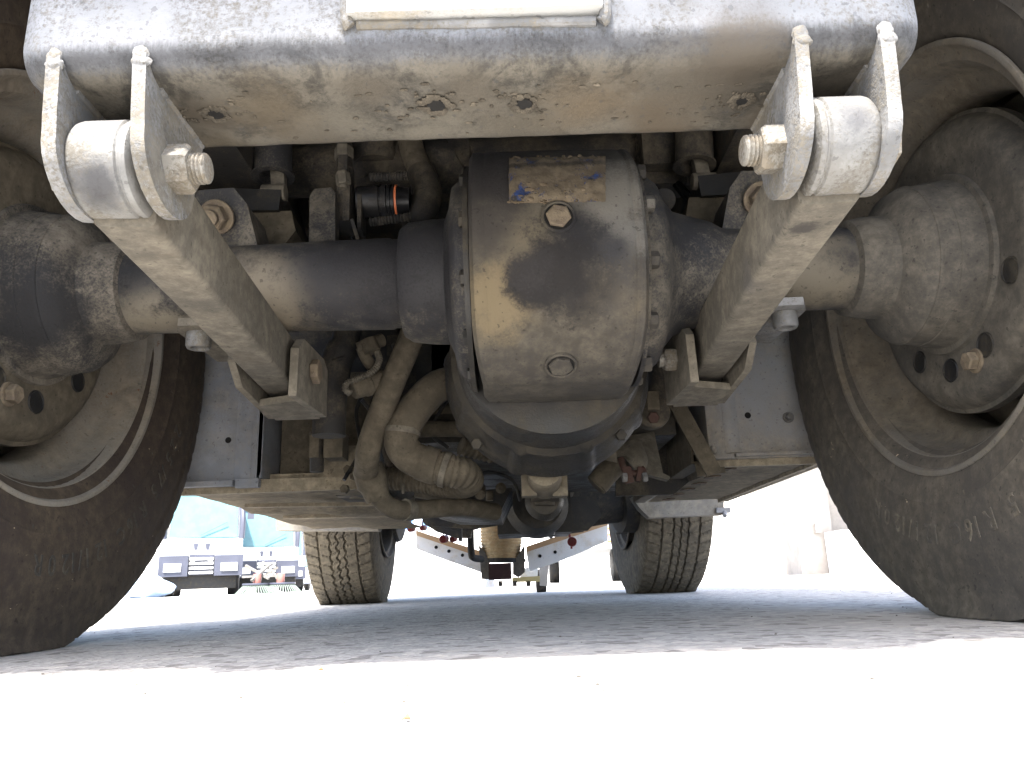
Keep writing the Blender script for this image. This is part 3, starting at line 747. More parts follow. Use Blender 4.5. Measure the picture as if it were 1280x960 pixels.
def f(bm):
    prism(bm, [P(345, 663, 2.0), P(472, 663, 2.0), P(478, 648, 2.0), P(478, 620, 2.0), P(345, 636, 2.0)], (0, .05, 0), .003)
part('cross_member', f, 'xmem')
# right side
def f(bm):
    prism(bm, [(.3185, 1.15, .219), (.56, 1.15, .2195), (.56, 1.15, .46), (.3185, 1.15, .46)], (0, .006, 0), .002)
    box(bm, (.318, 1.151, .226), (.324, 1.30, .46), .001)
RP = part('side_plate', f, 'greyplate', label='grey sheet metal plate with a hole and a hex bolt')
part('stiffening_rib', lambda bm: prism(bm, [(.343, 1.149, .228), (.349, 1.144, .228), (.357, 1.144, .228), (.366, 1.149, .228)], (0, 0, .23), .001), 'greyplate', 60, RP)
part('plate_lip', lambda bm: (box(bm, (.356, 1.141, .2215), (.56, 1.152, .2265), .002), box(bm, (.3185, 1.143, .219), (.353, 1.152, .2255), .002), lump(bm, (.324, 1.145, .234), .005, .004, .007, .1)), 'greyplate', 35, RP, split=True)
c = P(935, 519, 1.1485); part('bolt_hole_disc', lambda bm: lathe(bm, [(0, .0), (0, .0042), (.001, .005)], c, (0, 1, 0), 16, close=False), 'hole', 35, RP)
c2 = P(985, 522, 1.148); part('plate_bolt', lambda bm: (cyl(bm, c2, c2-Vector((0, .003, 0)), .0085), hexa(bm, c2-Vector((0, .003, 0)), c2-Vector((0, .012, 0)), .010)), 'steel', 20, RP)
def f(bm):
    nx, ny = 16, 20; g = []
    for i in range(nx+1):
        row = []
        for j in range(ny+1):
            x = .325+.165*i/nx; y = 1.163+.60*j/ny
            row.append(bm.verts.new((x, y, .2175+.0025*noise.noise(Vector((x*16, y*12, 4))))))
        g.append(row)
    for i in range(nx):
        for j in range(ny): bm.faces.new((g[i][j], g[i+1][j], g[i+1][j+1], g[i][j+1]))
    bmesh.ops.solidify(bm, geom=bm.faces[:], thickness=-.004)
    box(bm, (.497, 1.163, .213), (.506, 1.80, .232), .002); box(bm, (.512, 1.163, .214), (.519, 1.80, .24), .002)
    box(bm, (.3225, 1.157, .2085), (.525, 1.1665, .222), .001)
PANR = part('belly_pan', f, 'pan', 40)
def f(bm):
    prism(bm, [(.297, 1.17, .216), (.319, 1.17, .216), (.319, 1.77, .216), (.297, 1.77, .216)], (0, 0, .004), .001)
    box(bm, (.294, 1.17, .2165), (.298, 1.77, .30), .001)
part('pan_rail', f, 'mid', 35)
for k in range(6):
    yy = 1.22+.092*k; xx = .352-.001*k
    part('pan_slot', lambda bm: (box(bm, (xx, yy, .2125), (xx+.016, yy+.02, .2145), .0008), box(bm, (xx+.006, yy-.006, .2128), (xx+.024, yy+.008, .2148), .0008)), 'rustred' if k < 0 else grime('rust_scab', (.09, .055, .03), (.2, .15, .1), .4, 60, .9), 35, PANR)
part('brace', lambda bm: beamseg(bm, P(843, 500, 1.12), P(893, 592, 1.12), .024, .006, .001, (0, 1, 0)), 'mid')
part('brace', lambda bm: beamseg(bm, P(870, 588, 1.16), P(905, 583, 1.16), .02, .005, .001, (0, 1, 0)), 'mid')
part('side_tank', lambda bm: box(bm, (.335, 1.25, .236), (.49, 1.78, .42), .01, 3), 'mid', 40, split=True)
def f(bm):
    prism(bm, [P(790, 621, 2.05), P(815, 618, 2.05), P(905, 618, 2.05), P(905, 643, 2.05), P(812, 647, 2.05), P(800, 636, 2.05)], (0, .05, 0), .003)
part('cross_member', f, 'xmem')
part('tow_bracket', lambda bm: (box(bm, P(896, 641, 2.04), P(908, 636, 2.08), .002), cyl(bm, P(906, 645, 2.03), P(906, 638, 2.05), .006)), 'bluegrey')
# steered front hub right + inner guard disc behind the tyre
part('wheel_guard', lambda bm: lathe(bm, [(0, .0), (0, .17), (.012, .175), (.014, .0)], (.345, 2.50, .36), (1, 0, 0), 48), 'dark')
part('wheel_guard', lambda bm: lathe(bm, [(0, .0), (0, .17), (-.012, .175), (-.014, .0)], (-.352, 2.50, .36), (1, 0, 0), 48), 'dark')

# ---- bell-shaped gear case in front of the axle, and drive line
def f(bm):
    c = Vector((.0645, 0, .305)); N = 216; rgs = []
    pr = [(.80, .104), (.86, .110), (.868, .117), (.874, .117), (.880, .112), (.90, .120), (.93, .128), (.945, .131), (.950, .1295), (.958, .118), (.97, .08), (.98, .05), (.985, .02)]
    for (y, r) in pr:
        rg = []
        for i in range(N):
            a = 2*math.pi*i/N; k = r
            if .87 < y < .955:
                q = (a/(2*math.pi)*9+.25) % 1; k += .0035*max(0, min(1, 2-abs(q-.5)/.06))
            rg.append(bm.verts.new((c.x+k*math.cos(a), y, c.z+k*math.sin(a))))
        rgs.append(rg)
    for p, q in zip(rgs, rgs[1:]):
        for i in range(N): bm.faces.new((p[i], q[i], q[(i+1) % N], p[(i+1) % N]))
    bm.faces.new(rgs[0]); bm.faces.new(rgs[-1])
BELL = part('transfer_case', f, 'bell', 35)
part('case_web', lambda bm: [beamseg(bm, Vector((.0645, .862, .305))+Vector((math.cos(R(a)), 0, math.sin(R(a))))*.085, Vector((.0645, .936, .305))+Vector((math.cos(R(a)), 0, math.sin(R(a))))*.124, .003, .004, .0008) for a in (205, 225, 246, 268, 294, 316, 335)], 'bell', 35, BELL, split=True)
for (px, py) in ((596, 556), (776, 545)):
    c = P(px, py, .90); part('case_bolt', lambda bm: hexa(bm, c, c+Vector((0, -.008, 0)), .012), 'bell', 20, BELL)
# yoke and universal joint
def f(bm):
    a, b = P(680, 590, .985), P(680, 608, 1.03)
    cyl(bm, P(681, 586, .96), P(681, 604, 1.02), .0225, 30)
    for s in (-1, 1):
        q = P(680+s*19, 603, 1.01); box(bm, q-Vector((.010, .012, .019)), q+Vector((.010, .016, .019)), .003)
    box(bm, P(657, 614, 1.03), P(705, 602, 1.05), .004)
YK = part('drive_yoke', f, grime('clean_yoke', (.2, .17, .125), (.33, .28, .2), .55, 30, .6), 40)
part('joint_cross', lambda bm: (cyl(bm, P(664, 618, 1.04), P(699, 618, 1.04), .010), cyl(bm, P(681, 632, 1.05), P(681, 606, 1.05), .014), lathe(bm, [(0, .0), (.004, .02), (.02, .027), (.03, .027), (.034, .02)], P(681, 624, 1.05), (0, 1, 0), 30)), 'bell', 35, YK)
part('propeller_shaft', lambda bm: cyl(bm, P(681, 626, 1.09), P(684, 640, 2.1), .026, 30), 'dark')
# transmission lump, front differential
def f(bm):
    c = P(684, 640, 2.15)
    lathe(bm, [(-.12, .03), (-.1, .06), (-.05, .075), (.0, .095), (.05, .13), (.1, .14), (.2, .14), (.25, .12)], (c.x, 2.25, .325), (0, 1, 0), 40)
    lathe(bm, [(-.33, .045), (-.1, .05), (.0, .1), (.12, .1), (.3, .05), (.34, .05)], (c.x, 2.49, .345), (1, 0, 0), 40)
    cyl(bm, (-.36, 2.49, .345), (-.1, 2.49, .345), .045)
FA = part('front_axle', f, 'dark', 40)
def f(bm):
    q = P(600, 652, 1.9); box(bm, P(622, 668, 1.9), P(705, 600, 2.1), .02, 3)
    lathe(bm, [(0, .0), (0, .06), (.03, .075), (.1, .08), (.12, .06)], P(672, 628, 1.82), (0, 1, 0), 30)
part('gearbox_sump', f, 'bell', 40)
def f(bm):   # rounded spacer plate below the sump
    prism(bm, [P(628, 668, 2.0), P(735, 663, 2.0), P(752, 645, 2.0), P(745, 620, 2.0), P(625, 625, 2.0)], (0, .02, 0), .003)
part('engine_mount_plate', f, 'bell', 35)
for (poly, nm, mt, yy) in (
        ([(526, 645), (600, 642), (598, 660), (590, 662), (588, 672), (570, 672), (545, 664), (530, 655)], 'mount_bracket', 'dark', 2.25),
        ([(592, 648), (626, 646), (626, 655), (592, 657)], 'mount_arm', 'dark', 2.2),
        ([(572, 640), (577, 640), (577, 676), (573, 676)], 'mount_stay', 'black', 2.18),
        ([(705, 640), (757, 637), (738, 650), (730, 664), (705, 667), (698, 655)], 'mount_bracket', 'dark', 2.25),
        ([(686, 648), (691, 648), (691, 672), (687, 672)], 'mount_stay', 'black', 2.18)):
    part(nm, lambda bm: prism(bm, [P(a, b, yy) for a, b in poly], (0, .04, 0), .003), mt)
part('drag_link', lambda bm: tube(bm, [P(540, 652, 2.1), P(590, 655, 2.1), P(628, 650, 2.1)], .013), 'dark')
part('bracket_pin', lambda bm: cyl(bm, P(568, 657, 2.22), P(568, 657, 2.18), .014), 'black')
part('bracket_pin', lambda bm: cyl(bm, P(700, 655, 2.22), P(700, 655, 2.16), .014), 'black')

# ---- pipes, hoses and fittings left of the gear case
part('coolant_pipe', lambda bm: tube(bm, [P(522, 395, .94), P(511, 430, .95), P(490, 480, .96), P(469, 535, .99), P(460, 565, 1.0), P(458, 588, 1.03)], .0165, 20), 'mid')
part('pipe_socket', lambda bm: (lathe(bm, [(0, .017), (0, .0205), (.004, .022), (.028, .0225), (.034, .019), (.05, .017), (.05, .01)], P(459, 582, 1.05), P(472, 622, 1.06)-P(459, 582, 1.05), 28)), 'mid')
part('elbow_pipe', lambda bm: tube(bm, [P(466, 600, 1.06), P(474, 620, 1.06), P(488, 634, 1.07), P(510, 638, 1.09), P(575, 634, 1.15), P(620, 640, 1.2)], .0135, 18), 'mid')
part('pipe_clamp', lambda bm: tube(bm, [P(506, 637, 1.085), P(510, 637.5, 1.09), P(514, 637.5, 1.095)], .0155, 18, smooth=False), 'bracket')
part('intake_hose', lambda bm: tube(bm, [P(575, 476, 1.03), P(548, 483, 1.0), P(524, 505, .99), P(507, 532, .99), P(501, 552, .99), P(512, 570, 1.0), P(535, 581, 1.0)], .0225, 24), 'mid')
part('hose_flange', lambda bm: lathe(bm, [(0, .02), (0, .033), (.012, .034), (.014, .02)], P(572, 480, 1.03), (1, -.1, .2), 30), 'dark')
part('hose_cuff', lambda bm: tube(bm, [P(526, 577, .998), P(538, 582, 1.0), P(546, 584, 1.0)], .0245, 24, smooth=False), 'mid')
part('corrugated_hose', lambda bm: tube(bm, [P(540, 583, 1.0), P(562, 588, 1.0), P(580, 593, 1.01), P(586, 602, 1.05), P(572, 608, 1.10), P(545, 605, 1.12), P(510, 600, 1.13), P(475, 597, 1.14)], lambda t: .0225-.0055*min(1, t*1.8), 24, corr=.0062, corramp=.05), 'mid', 60)
part('hose_tag', lambda bm: box(bm, P(502, 617, 1.1), P(506, 605, 1.105), .001), 'bracket')
part('cross_pipe', lambda bm: tube(bm, [P(515, 537, 1.12), P(560, 536, 1.12), P(610, 538, 1.12)], .0125, 16), 'mid')
part('cross_pipe', lambda bm: tube(bm, [P(530, 514, 1.16), P(570, 512, 1.16), P(610, 505, 1.16)], .013, 16), 'mid')
def f(bm):
    a, b = P(575, 557, 1.1), P(618, 572, 1.12); d = b-a; L = d.length
    pr = [(0, .012)]
    for k in range(7): pr += [(L*(k+.2)/7, .014-.0006*k), (L*(k+.5)/7, .014-.0006*k), (L*(k+.6)/7, .0115-.0006*k), (L*(k+.95)/7, .0115-.0006*k)]
    lathe(bm, pr, a, d, 20)
part('ribbed_connector', f, 'mid', 30)
part('exhaust_pipe', lambda bm: (tube(bm, [P(440, 380, 1.0), P(432, 425, 1.0), P(420, 455, 1.0), P(413, 500, 1.0), P(411, 545, 1.0)], lambda t: .019+.003*(t > .3), 22), tube(bm, [P(431, 446, .985), P(420, 450, .98), P(411, 452, .985)], .0035, 8)), 'dark')
part('fitting_block', lambda bm: (box(bm, P(404, 572, 1.08), P(436, 545, 1.12), .006, 3), box(bm, P(386, 572, 1.09), P(405, 548, 1.12), .006, 3)), 'mid', split=True)
part('fitting_neck', lambda bm: (cyl(bm, P(396, 590, 1.1), P(396, 540, 1.1), .010), box(bm, P(408, 548, 1.09), P(430, 510, 1.12), .004)), 'dark')
def f(bm):
    a, b = P(440, 487, .95), P(480, 474, .97)
    lathe(bm, [(0, .011), (.002, .0135), (.016, .014), (.018, .0155), (.024, .0155), (.026, .0135), ((b-a).length, .013)], a, b-a, 22)
part('sensor_body', f, 'mid')
part('sensor_cable', lambda bm: tube(bm, [P(470, 437, .95), P(474, 450, .945), P(466, 464, .94), P(448, 473, .94), P(434, 479, .94), P(432, 487, .94), P(438, 492, .945)], .0042, 10, corr=.003, corramp=.12), 'bracket', 50)
part('hose_joint', lambda bm: (tube(bm, [P(448, 436, .95), P(462, 430, .95), P(478, 425, .96)], .009, 14), tube(bm, [P(452, 434, .95), P(458, 448, .955), P(468, 462, .98), P(480, 480, 1.06)], .008, 14), cyl(bm, P(460, 425, .945), P(466, 440, .945), .011)), 'mid')
part('small_hose', lambda bm: tube(bm, [P(495, 430, 1.08), P(500, 460, 1.08), P(490, 500, 1.1), P(483, 560, 1.14), P(500, 600, 1.17)], .0075, 12), 'dark')
part('valve_block', lambda bm: (box(bm, P(483, 500, 1.2), P(530, 440, 1.3), .01, 3), box(bm, P(420, 620, 1.25), P(480, 560, 1.35), .01, 3), box(bm, P(540, 470, 1.15), P(600, 430, 1.25), .01, 3)), 'dark', split=True)
for (a, b) in ((432, 612), (444, 596), (436, 588)):
    c = P(a, b, 1.14); part('fitting_bolt', lambda bm: hexa(bm, c, c+Vector((0, -.012, 0)), .012, turn=a), 'mid', 20)
part('oil_pan', lambda bm: (prism(bm, [P(515, 620, 1.35), P(560, 615, 1.35), P(640, 610, 1.35), P(625, 641, 1.35), P(560, 640, 1.35), P(530, 632, 1.35)], (0, .3, 0), .004)), 'bell')
part('pan_bolt', lambda bm: (cyl(bm, P(626, 610, 1.3), P(626, 610, 1.28), .009), lathe(bm, [(0, .004), (.004, .009)], P(626, 610, 1.275), (0, 1, 0), 14)), 'mid')
part('gearbox_body', lambda bm: box(bm, (-.13, 1.15, .26), (.27, 1.9, .52), .03, 3), 'bell', 40)
for pts, r_ in (([(452, 500, 1.0), (470, 520, 1.02), (500, 545, 1.06), (520, 560, 1.1)], .0028), ([(430, 600, 1.1), (450, 560, 1.12), (446, 510, 1.12), (470, 470, 1.1)], .003),
                ([(600, 470, .99), (560, 500, 1.1), (540, 540, 1.12), (560, 560, 1.13)], .0028), ([(395, 520, 1.1), (400, 490, 1.1), (425, 470, 1.08), (440, 440, 1.05)], .003), ([(590, 600, 1.12), (610, 590, 1.12), (640, 600, 1.15), (650, 625, 1.2)], .0028)):
    part('loose_wire', lambda bm: tube(bm, [P(*q) for q in pts], r_, 8), 'black')
for a, b, r_ in ((P(503, 543, .99), P(504, 536, .99), .0237), (P(553, 586, 1.0), P(560, 588, 1.0), .0242)):
    part('hose_clamp', lambda bm: tube(bm, [a, b], r_, 28, smooth=False), 'bracket')
part('air_duct', lambda bm: tube(bm, [P(520, 612, 1.3), P(555, 618, 1.3), P(580, 628, 1.3)], .014, 14), 'mid')
part('bolted_boss', lambda bm: (cyl(bm, P(600, 618, 1.15), P(601, 610, 1.2), .008), cyl(bm, P(612, 626, 1.2), P(612, 614, 1.2), .006)), 'mid')

# ---- right of the gear case
def f(bm):
    c = P(816, 514, .98); lathe(bm, [(-.006, .0), (-.006, .018), (-.003, .0225), (.004, .0235), (.012, .0225), (.03, .02)], c, (0, 1, 0), 36)
    tube(bm, [P(818, 505, .99), P(824, 470, .99), P(822, 440, .98)], .013, 14)
RM = part('rubber_mount', f, 'dark', 35)
part('mount_bolt', lambda bm: hexa(bm, P(817, 522, .973), P(817, 522, .962), .014), 'rustred', 20, RM)
part('mount_tab', lambda bm: box(bm, P(810, 512, .970), P(822, 490, .976), .002), 'mid', 20, RM)
part('case_ear', lambda bm: (cyl(bm, P(786, 500, .93), P(786, 500, .95), .020), cyl(bm, P(760, 528, .96), P(800, 522, .97), .009), hexa(bm, P(790, 494, .93), P(790, 494, .92), .013)), 'dark')
def f(bm):
    prism(bm, [P(754, 560, 1.08), P(757, 549, 1.10), P(818, 540, 1.12), P(822, 560, 1.11), P(829, 592, 1.08), P(803, 585, 1.07), P(782, 570, 1.06), P(754, 573, 1.06)], (0, .003, .001), .0006, 1)
    prism(bm, [P(826, 590, 1.08), P(838, 596, 1.08), P(836, 600, 1.07), P(805, 592, 1.07), P(804, 586, 1.072)], (0, .02, 0), .0008, 1)
    prism(bm, [P(754, 561, 1.06), P(771, 563, 1.058), P(771, 578, 1.058), P(754, 574, 1.06)], (0, .003, 0), .0005, 1)
HG = part('exhaust_hanger', f, 'bracket', 30)
part('pipe_clamp', lambda bm: (tube(bm, [P(776, 574, 1.06), P(782, 588, 1.05), P(795, 592, 1.05), P(806, 586, 1.05)], .005, 10), beamseg(bm, P(783, 584, 1.045), P(787, 604, 1.045), .012, .006), beamseg(bm, P(800, 584, 1.045), P(797, 602, 1.045), .012, .006)), 'rustred', 30, HG)
part('clamp_bolt', lambda bm: (hexa(bm, P(778, 597, 1.04), P(784, 597, 1.04), .012), hexa(bm, P(803, 597, 1.04), P(809, 596, 1.04), .012)), 'steel', 20, HG, split=True)
part('clamped_pipe', lambda bm: tube(bm, [P(790, 560, 1.1), P(796, 578, 1.08), P(790, 584, 1.08)], .016, 16), 'bracket', 30, HG)
part('tail_pipe', lambda bm: (tube(bm, [P(772, 578, 1.12), P(758, 592, 1.12), P(746, 606, 1.12)], .0175, 24), lathe(bm, [(0, .0165), (.001, .0175), (.003, .0155)], P(746, 606, 1.12), P(745, 607, 1.12)-P(746, 606, 1.12), 24)), 'mid')
part('axle_sleeve', lambda bm: (tube(bm, [P(690, 640, 2.3), P(740, 628, 2.3), P(800, 620, 2.3)], .07, 24), lathe(bm, [(0, .06), (0, .09), (.04, .095), (.05, .06)], P(770, 628, 2.3), (1, .2, .1), 36)), 'dark')
part('guard_panel', lambda bm: prism(bm, [P(770, 560, 1.35), P(850, 540, 1.35), P(900, 570, 1.35), P(842, 618, 1.35), P(770, 620, 1.35)], (0, .01, 0), .002), 'dark')
part('guard_panel', lambda bm: prism(bm, [P(842, 566, 1.30), P(878, 570, 1.18), P(893, 590, 1.17), P(835, 612, 1.55), P(812, 600, 1.55)], (0, .004, 0), .001), 'mid')

# ---- above the axle: dampers, valve gear, links (seen in the gap below the beam)
for sx, c0, c1 in ((-1, P(341, 120, .82), P(341, 222, .82)), (1, P(866, 120, .82), P(868, 208, .82))):
    def f(bm):
        lathe(bm, [(0, .023), ((c1-c0).length-.004, .023), ((c1-c0).length-.003, .0255), ((c1-c0).length, .0255), ((c1-c0).length, .017), ((c1-c0).length-.012, .016), ((c1-c0).length-.012, 0)], c0, c1-c0, 32)
    DM = part('shock_absorber', f, 'axle' if sx < 0 else 'dark', 35)
    q = c1; part('damper_lug', lambda bm: (beamseg(bm, q+Vector((.006, 0, .01)), q+Vector((.010*(1 if sx < 0 else 1), 0, -.03)), .016, .012, .003), cyl(bm, q+Vector((-.008, -.01, -.026)), q+Vector((.02, -.01, -.026)), .010)), 'bracket', 35, DM)
part('frame_stay', lambda bm: (beamseg(bm, P(287, 150, .86), P(292, 232, .86), .045, .02), ), 'mid', split=True)
part('frame_stay', lambda bm: beamseg(bm, P(255, 180, .9), P(268, 240, .9), .03, .02), 'dark', split=True)
part('link_plate', lambda bm: prism(bm, [P(386, 312, .76), P(387, 245, .78), P(393, 236, .785), P(414, 234, .785), P(419, 240, .78), P(419, 312, .76)], (0, .02, 0), .003), 'axle')
def f(bm):
    box(bm, P(421, 268, .80), P(443, 215, .84), .004, 3); box(bm, P(420, 276, .79), P(446, 252, .83), .004, 3)
    cyl(bm, P(431, 215, .81), P(430, 180, .84), .010)
VB = part('valve_body', f, 'dark')
part('valve_nut', lambda bm: (hexa(bm, P(430, 232, .79), P(428, 216, .79), .015), cyl(bm, P(429, 236, .79), P(430, 226, .79), .005)), 'bracket', 20, VB)
part('valve_cap', lambda bm: hexa(bm, P(430, 200, .82), P(430, 184, .82), .02), 'bracket', 20, VB)
def f(bm):
    a, b = P(446, 254, .82), P(513, 252, .82); L = (b-a).length
    pr = [(0, .016), (.002, .0195), (.028, .0205), (.0285, .0185), (.031, .0185), (.0315, .021), (.037, .021), (.0375, .0190), (.039, .0190), (.0395, .0208), (.0415, .0208), (.042, .019), (.0435, .019), (.044, .0208), (.046, .0208), (.0465, .019)]
    pr += [(.050, .019), (.050, .0188), (.054, .0175), (L, .0165), (L, 0)]
    lathe(bm, pr, a, b-a, 36)
CN = part('air_valve', f, grime('black_valve_plastic', (.018, .018, .02), (.06, .05, .04), .25, 20, .35), 30)
def f(bm):
    a, b = P(446, 254, .82), P(513, 252, .82); d = (b-a).normalized(); lathe(bm, [(0, .0188), (0, .0203), (.0025, .0203), (.0025, .0188)], a+d*.0468, d, 36, close=False)
part('orange_seal', f, 'orange', 30, CN)
for (y0, y1, a0, a1) in ((222, 220, 462, 512), (278, 271, 462, 516)):
    def f(bm):
        a, b = P(a0, y0, .80), P(a1, y1, .80); L = (b-a).length; pr = []
        for k in range(14): pr += [(L*k/14, .0046), (L*(k+.5)/14, .0058)]
        lathe(bm, pr, a, b-a, 14)
    part('threaded_stud', f, 'dark', 60)
part('lever_bracket', lambda bm: (box(bm, P(446, 286, .80), P(458, 258, .83), .002), beamseg(bm, P(440, 275, .79), P(449, 305, .79), .006, .004)), 'dark')
part('air_pipe', lambda bm: tube(bm, [P(507, 150, .86), P(516, 190, .86), P(526, 216, .85)], .0155, 20), 'mid')
part('air_pipe', lambda bm: tube(bm, [P(526, 216, .85), P(534, 240, .84), P(528, 268, .83), P(520, 290, .83)], .018, 20), 'dark')
part('spring_seat', lambda bm: lathe(bm, [(0, .0), (0, .028), (.01, .032), (.02, .03), (.1, .03)], P(470, 208, .88), (0, 0, 1), 30), 'dark')
part('frame_gusset', lambda bm: prism(bm, [P(545, 150, .88), P(585, 150, .88), P(588, 215, .85), P(574, 200, .86)], (0, .03, 0), .003), 'dark')
part('brake_pipe', lambda bm: tube(bm, [P(380, 190, .95), P(400, 215, .93), P(430, 262, .9), P(446, 300, .88), P(470, 308, .86)], .0045, 10), 'black')
part('brake_pipe', lambda bm: tube(bm, [P(556, 190, .95), P(552, 215, .93), P(545, 250, .9), P(540, 275, .88)], .004, 10), 'black')
part('brake_hose', lambda bm: tube(bm, [P(834, 210, .9), P(850, 235, .86), P(872, 258, .84), P(884, 276, .82), P(870, 290, .82)], .006, 12), grime('shiny_black_hose', (.015, .016, .018), (.03, .03, .03), .1, 20, .15))
part('clamp_boss', lambda bm: (cyl(bm, P(830, 250, .80), P(830, 250, .78), .013), box(bm, P(800, 230, .86), P(845, 190, .9), .006)), 'dark', split=True)
part('frame_stay', lambda bm: (beamseg(bm, P(925, 120, .9), P(915, 206, .9), .03, .014), beamseg(bm, P(940, 120, .88), P(945, 206, .88), .02, .014)), 'mid', split=True)
part('frame_bracket', lambda bm: (box(bm, P(805, 205, .84), P(842, 160, .88), .004),), 'dark')
part('spring_tube', lambda bm: tube(bm, [P(360, 150, 1.0), P(380, 215, 1.0), P(400, 290, 1.0)], .02, 16), 'dark')

# ---- frame rails, floor and bodywork carried above (they shade the underside)
CH = part('frame_rail', lambda bm: box(bm, (-.36, .44, .53), (-.28, 3.0, .64), .004), 'dark')
part('frame_rail', lambda bm: box(bm, (.28, .44, .53), (.36, 3.0, .64), .004), 'dark')
part('rail_cross_tube', lambda bm: [cyl(bm, (-.28, y, .585), (.28, y, .585), .035) for y in (.9, 1.3, 2.1, 2.8)], 'dark', split=True)
part('bumper_post', lambda bm: (box(bm, (-.2, .44, .55), (-.12, .48, .70), .003), box(bm, (.12, .44, .55), (.2, .48, .70), .003)), 'dark', split=True)
part('floor_panel', lambda bm: box(bm, (-.64, .47, .80), (.64, 3.05, .83), .005), 'dark')
part('inner_floor', lambda bm: box(bm, (-.40, .50, .645), (.40, 3.0, .66), .004), 'dark')
part('sky_block_panel', lambda bm: box(bm, (-.47, 1.30, .40), (.47, 1.32, .80), .004), 'dark')  # dark panel added to close gaps where the sky shone through
def f(bm):
    prism(bm, [(-.66, .024, .985), (-.66, 2.0, .985), (-.66, 2.0, 1.75), (-.66, .06, 1.75)], (1.32, 0, 0), .02, 3)
    box(bm, (-.4, .47, .832), (.4, 2.0, .982), .01)
part('tipper_body', f, 'white')
def f(bm):
    prism(bm, [(-.64, 2.06, .832), (-.64, 3.10, .832), (-.64, 3.10, 1.15), (-.64, 2.85, 1.85), (-.64, 2.15, 1.9), (-.64, 2.06, 1.85)], (1.28, 0, 0), .03, 3)
part('cab', f, 'white')
part('windscreen', lambda bm: prism(bm, [(-.58, 3.106, 1.18), (.58, 3.106, 1.18), (.55, 2.88, 1.80), (-.55, 2.88, 1.80)], (0, .006, .002), .001), 'glass')
for sx in (-1, 1):
    for cy, cx in ((AY, XW), (2.511, .485)):
        bm = bm_(); N = 26; rg = []
        for i in range(N+1):
            a = R(8+164*i/N); rg.append([bm.verts.new((sx*(cx+s), cy+r_*math.cos(a), WZ+r_*math.sin(a))) for s, r_ in ((-.125, .425), (.13, .425), (.13, .40), (.125, .42), (-.125, .42))])
        for p, q in zip(rg, rg[1:]):
            for i in range(5): bm.faces.new((p[i], q[i], q[(i+1) % 5], p[(i+1) % 5]))
        bm.faces.new(rg[0]); bm.faces.new(rg[-1])
        mk('mudguard', bm, M['black'], T, 40)
# red coupling caps hanging at the front
for (px, py, yy, s) in ((512, 661, 2.95, .013), (527, 660, 2.95, .011), (553, 674, 2.9, .015), (565, 674, 2.92, .012), (735, 652, 2.95, .011)):
    c = P(px, py, yy)
    part('coupling_cap', lambda bm: (lathe(bm, [(0, s*.5), (0, s*.85), (.004, s), (.03, s), (.034, s*.8), (.034, 0)], c, (.3, 1, .1), 18), tube(bm, [c+Vector((0, .02, .01)), c+Vector((.004, .03, .06)), c+Vector((0, .05, .12))], .003, 8)), 'redcap')
c = P(715, 677, 2.9)
part('coupling_cap', lambda bm: (lathe(bm, [(0, .007), (0, .017), (.006, .0185), (.03, .0175), (.03, 0)], c, (.1, 1, .0), 22), tube(bm, [c+Vector((-.004, .015, .01)), c+Vector((-.009, .02, .04)), c+Vector((-.010, .02, .09))], .005, 8), cyl(bm, c+Vector((-.002, .015, -.016)), c+Vector((-.002, .015, -.026)), .004, 10)), 'redcap')

# ================================================================ front implement frame (own thing, hooked on in front)
IM = empty('implement_frame', (-.02, 3.15, .03)); tag(IM, 'white V-shaped steel frame with bolt holes and ochre ribbed bellows before the truck', 'implement frame')
for (poly, s) in (([(520, 667), (608, 699), (608, 718), (538, 693), (520, 686)], -1), ([(760, 654), (658, 690), (662, 714), (704, 700), (760, 676)], 1)):
    A = part('frame_arm', lambda bm: prism(bm, [P(a, b, 3.2) for a, b in poly], (0, .05, 0), .002), 'whitebeam', 35, IM)
    tp = [(520, 663), (608, 691), (608, 699), (520, 669)] if s < 0 else [(760, 649), (658, 683), (658, 690), (760, 656)]
    part('rubbing_strip', lambda bm: prism(bm, [P(a, b, 3.18) for a, b in tp], (0, .06, 0), .001), plain('wood_strip', (.42, .28, .16), .8), 35, IM)
    for (a, b) in (((545, 684), (561, 689), (578, 694)) if s < 0 else ((655.5, 700.5), (675, 695), (694, 690))):
        c = P(a, b, 3.197); part('bolt_hole_disc', lambda bm: lathe(bm, [(0, 0), (0, .006), (.002, .007)], c, (0, 1, 0), 12, close=False), 'hole', 35, IM)
part('bellows', lambda bm: tube(bm, [P(626, 640, 3.1), P(626, 660, 3.1), P(627, 688, 3.1), P(628, 702, 3.1)], lambda t: .082-.012*max(0, t-.6)/.4, 36, corr=.0125, corramp=.022), 'ochre', 60, IM)
part('bellows_clamp', lambda bm: tube(bm, [P(628, 698, 3.1), P(628, 703, 3.1)], .074, 36, smooth=False), 'dark', 40, IM)
part('support_plate', lambda bm: (prism(bm, [P(598, 680, 3.05), P(606, 690, 3.05), P(612, 704, 3.05), (P(612, 724, 3.05)), P(602, 724, 3.05), P(600, 700, 3.05)], (0, .03, 0), .002), prism(bm, [P(650, 690, 3.05), P(656, 680, 3.05), P(656, 715, 3.05), P(648, 722, 3.05), P(641, 718, 3.05), P(641, 703, 3.05)], (0, .03, 0), .002)), 'xmem', 35, IM, split=True)
part('base_block', lambda bm: box(bm, P(611, 725, 3.02), P(639, 704, 3.08), .004), 'maroon', 35, IM)
part('lift_pipe', lambda bm: tube(bm, [P(588, 655, 2.9), P(589, 690, 2.9), P(592, 697, 2.92), P(602, 699, 2.98)], .013, 16), 'dark', 35, IM)
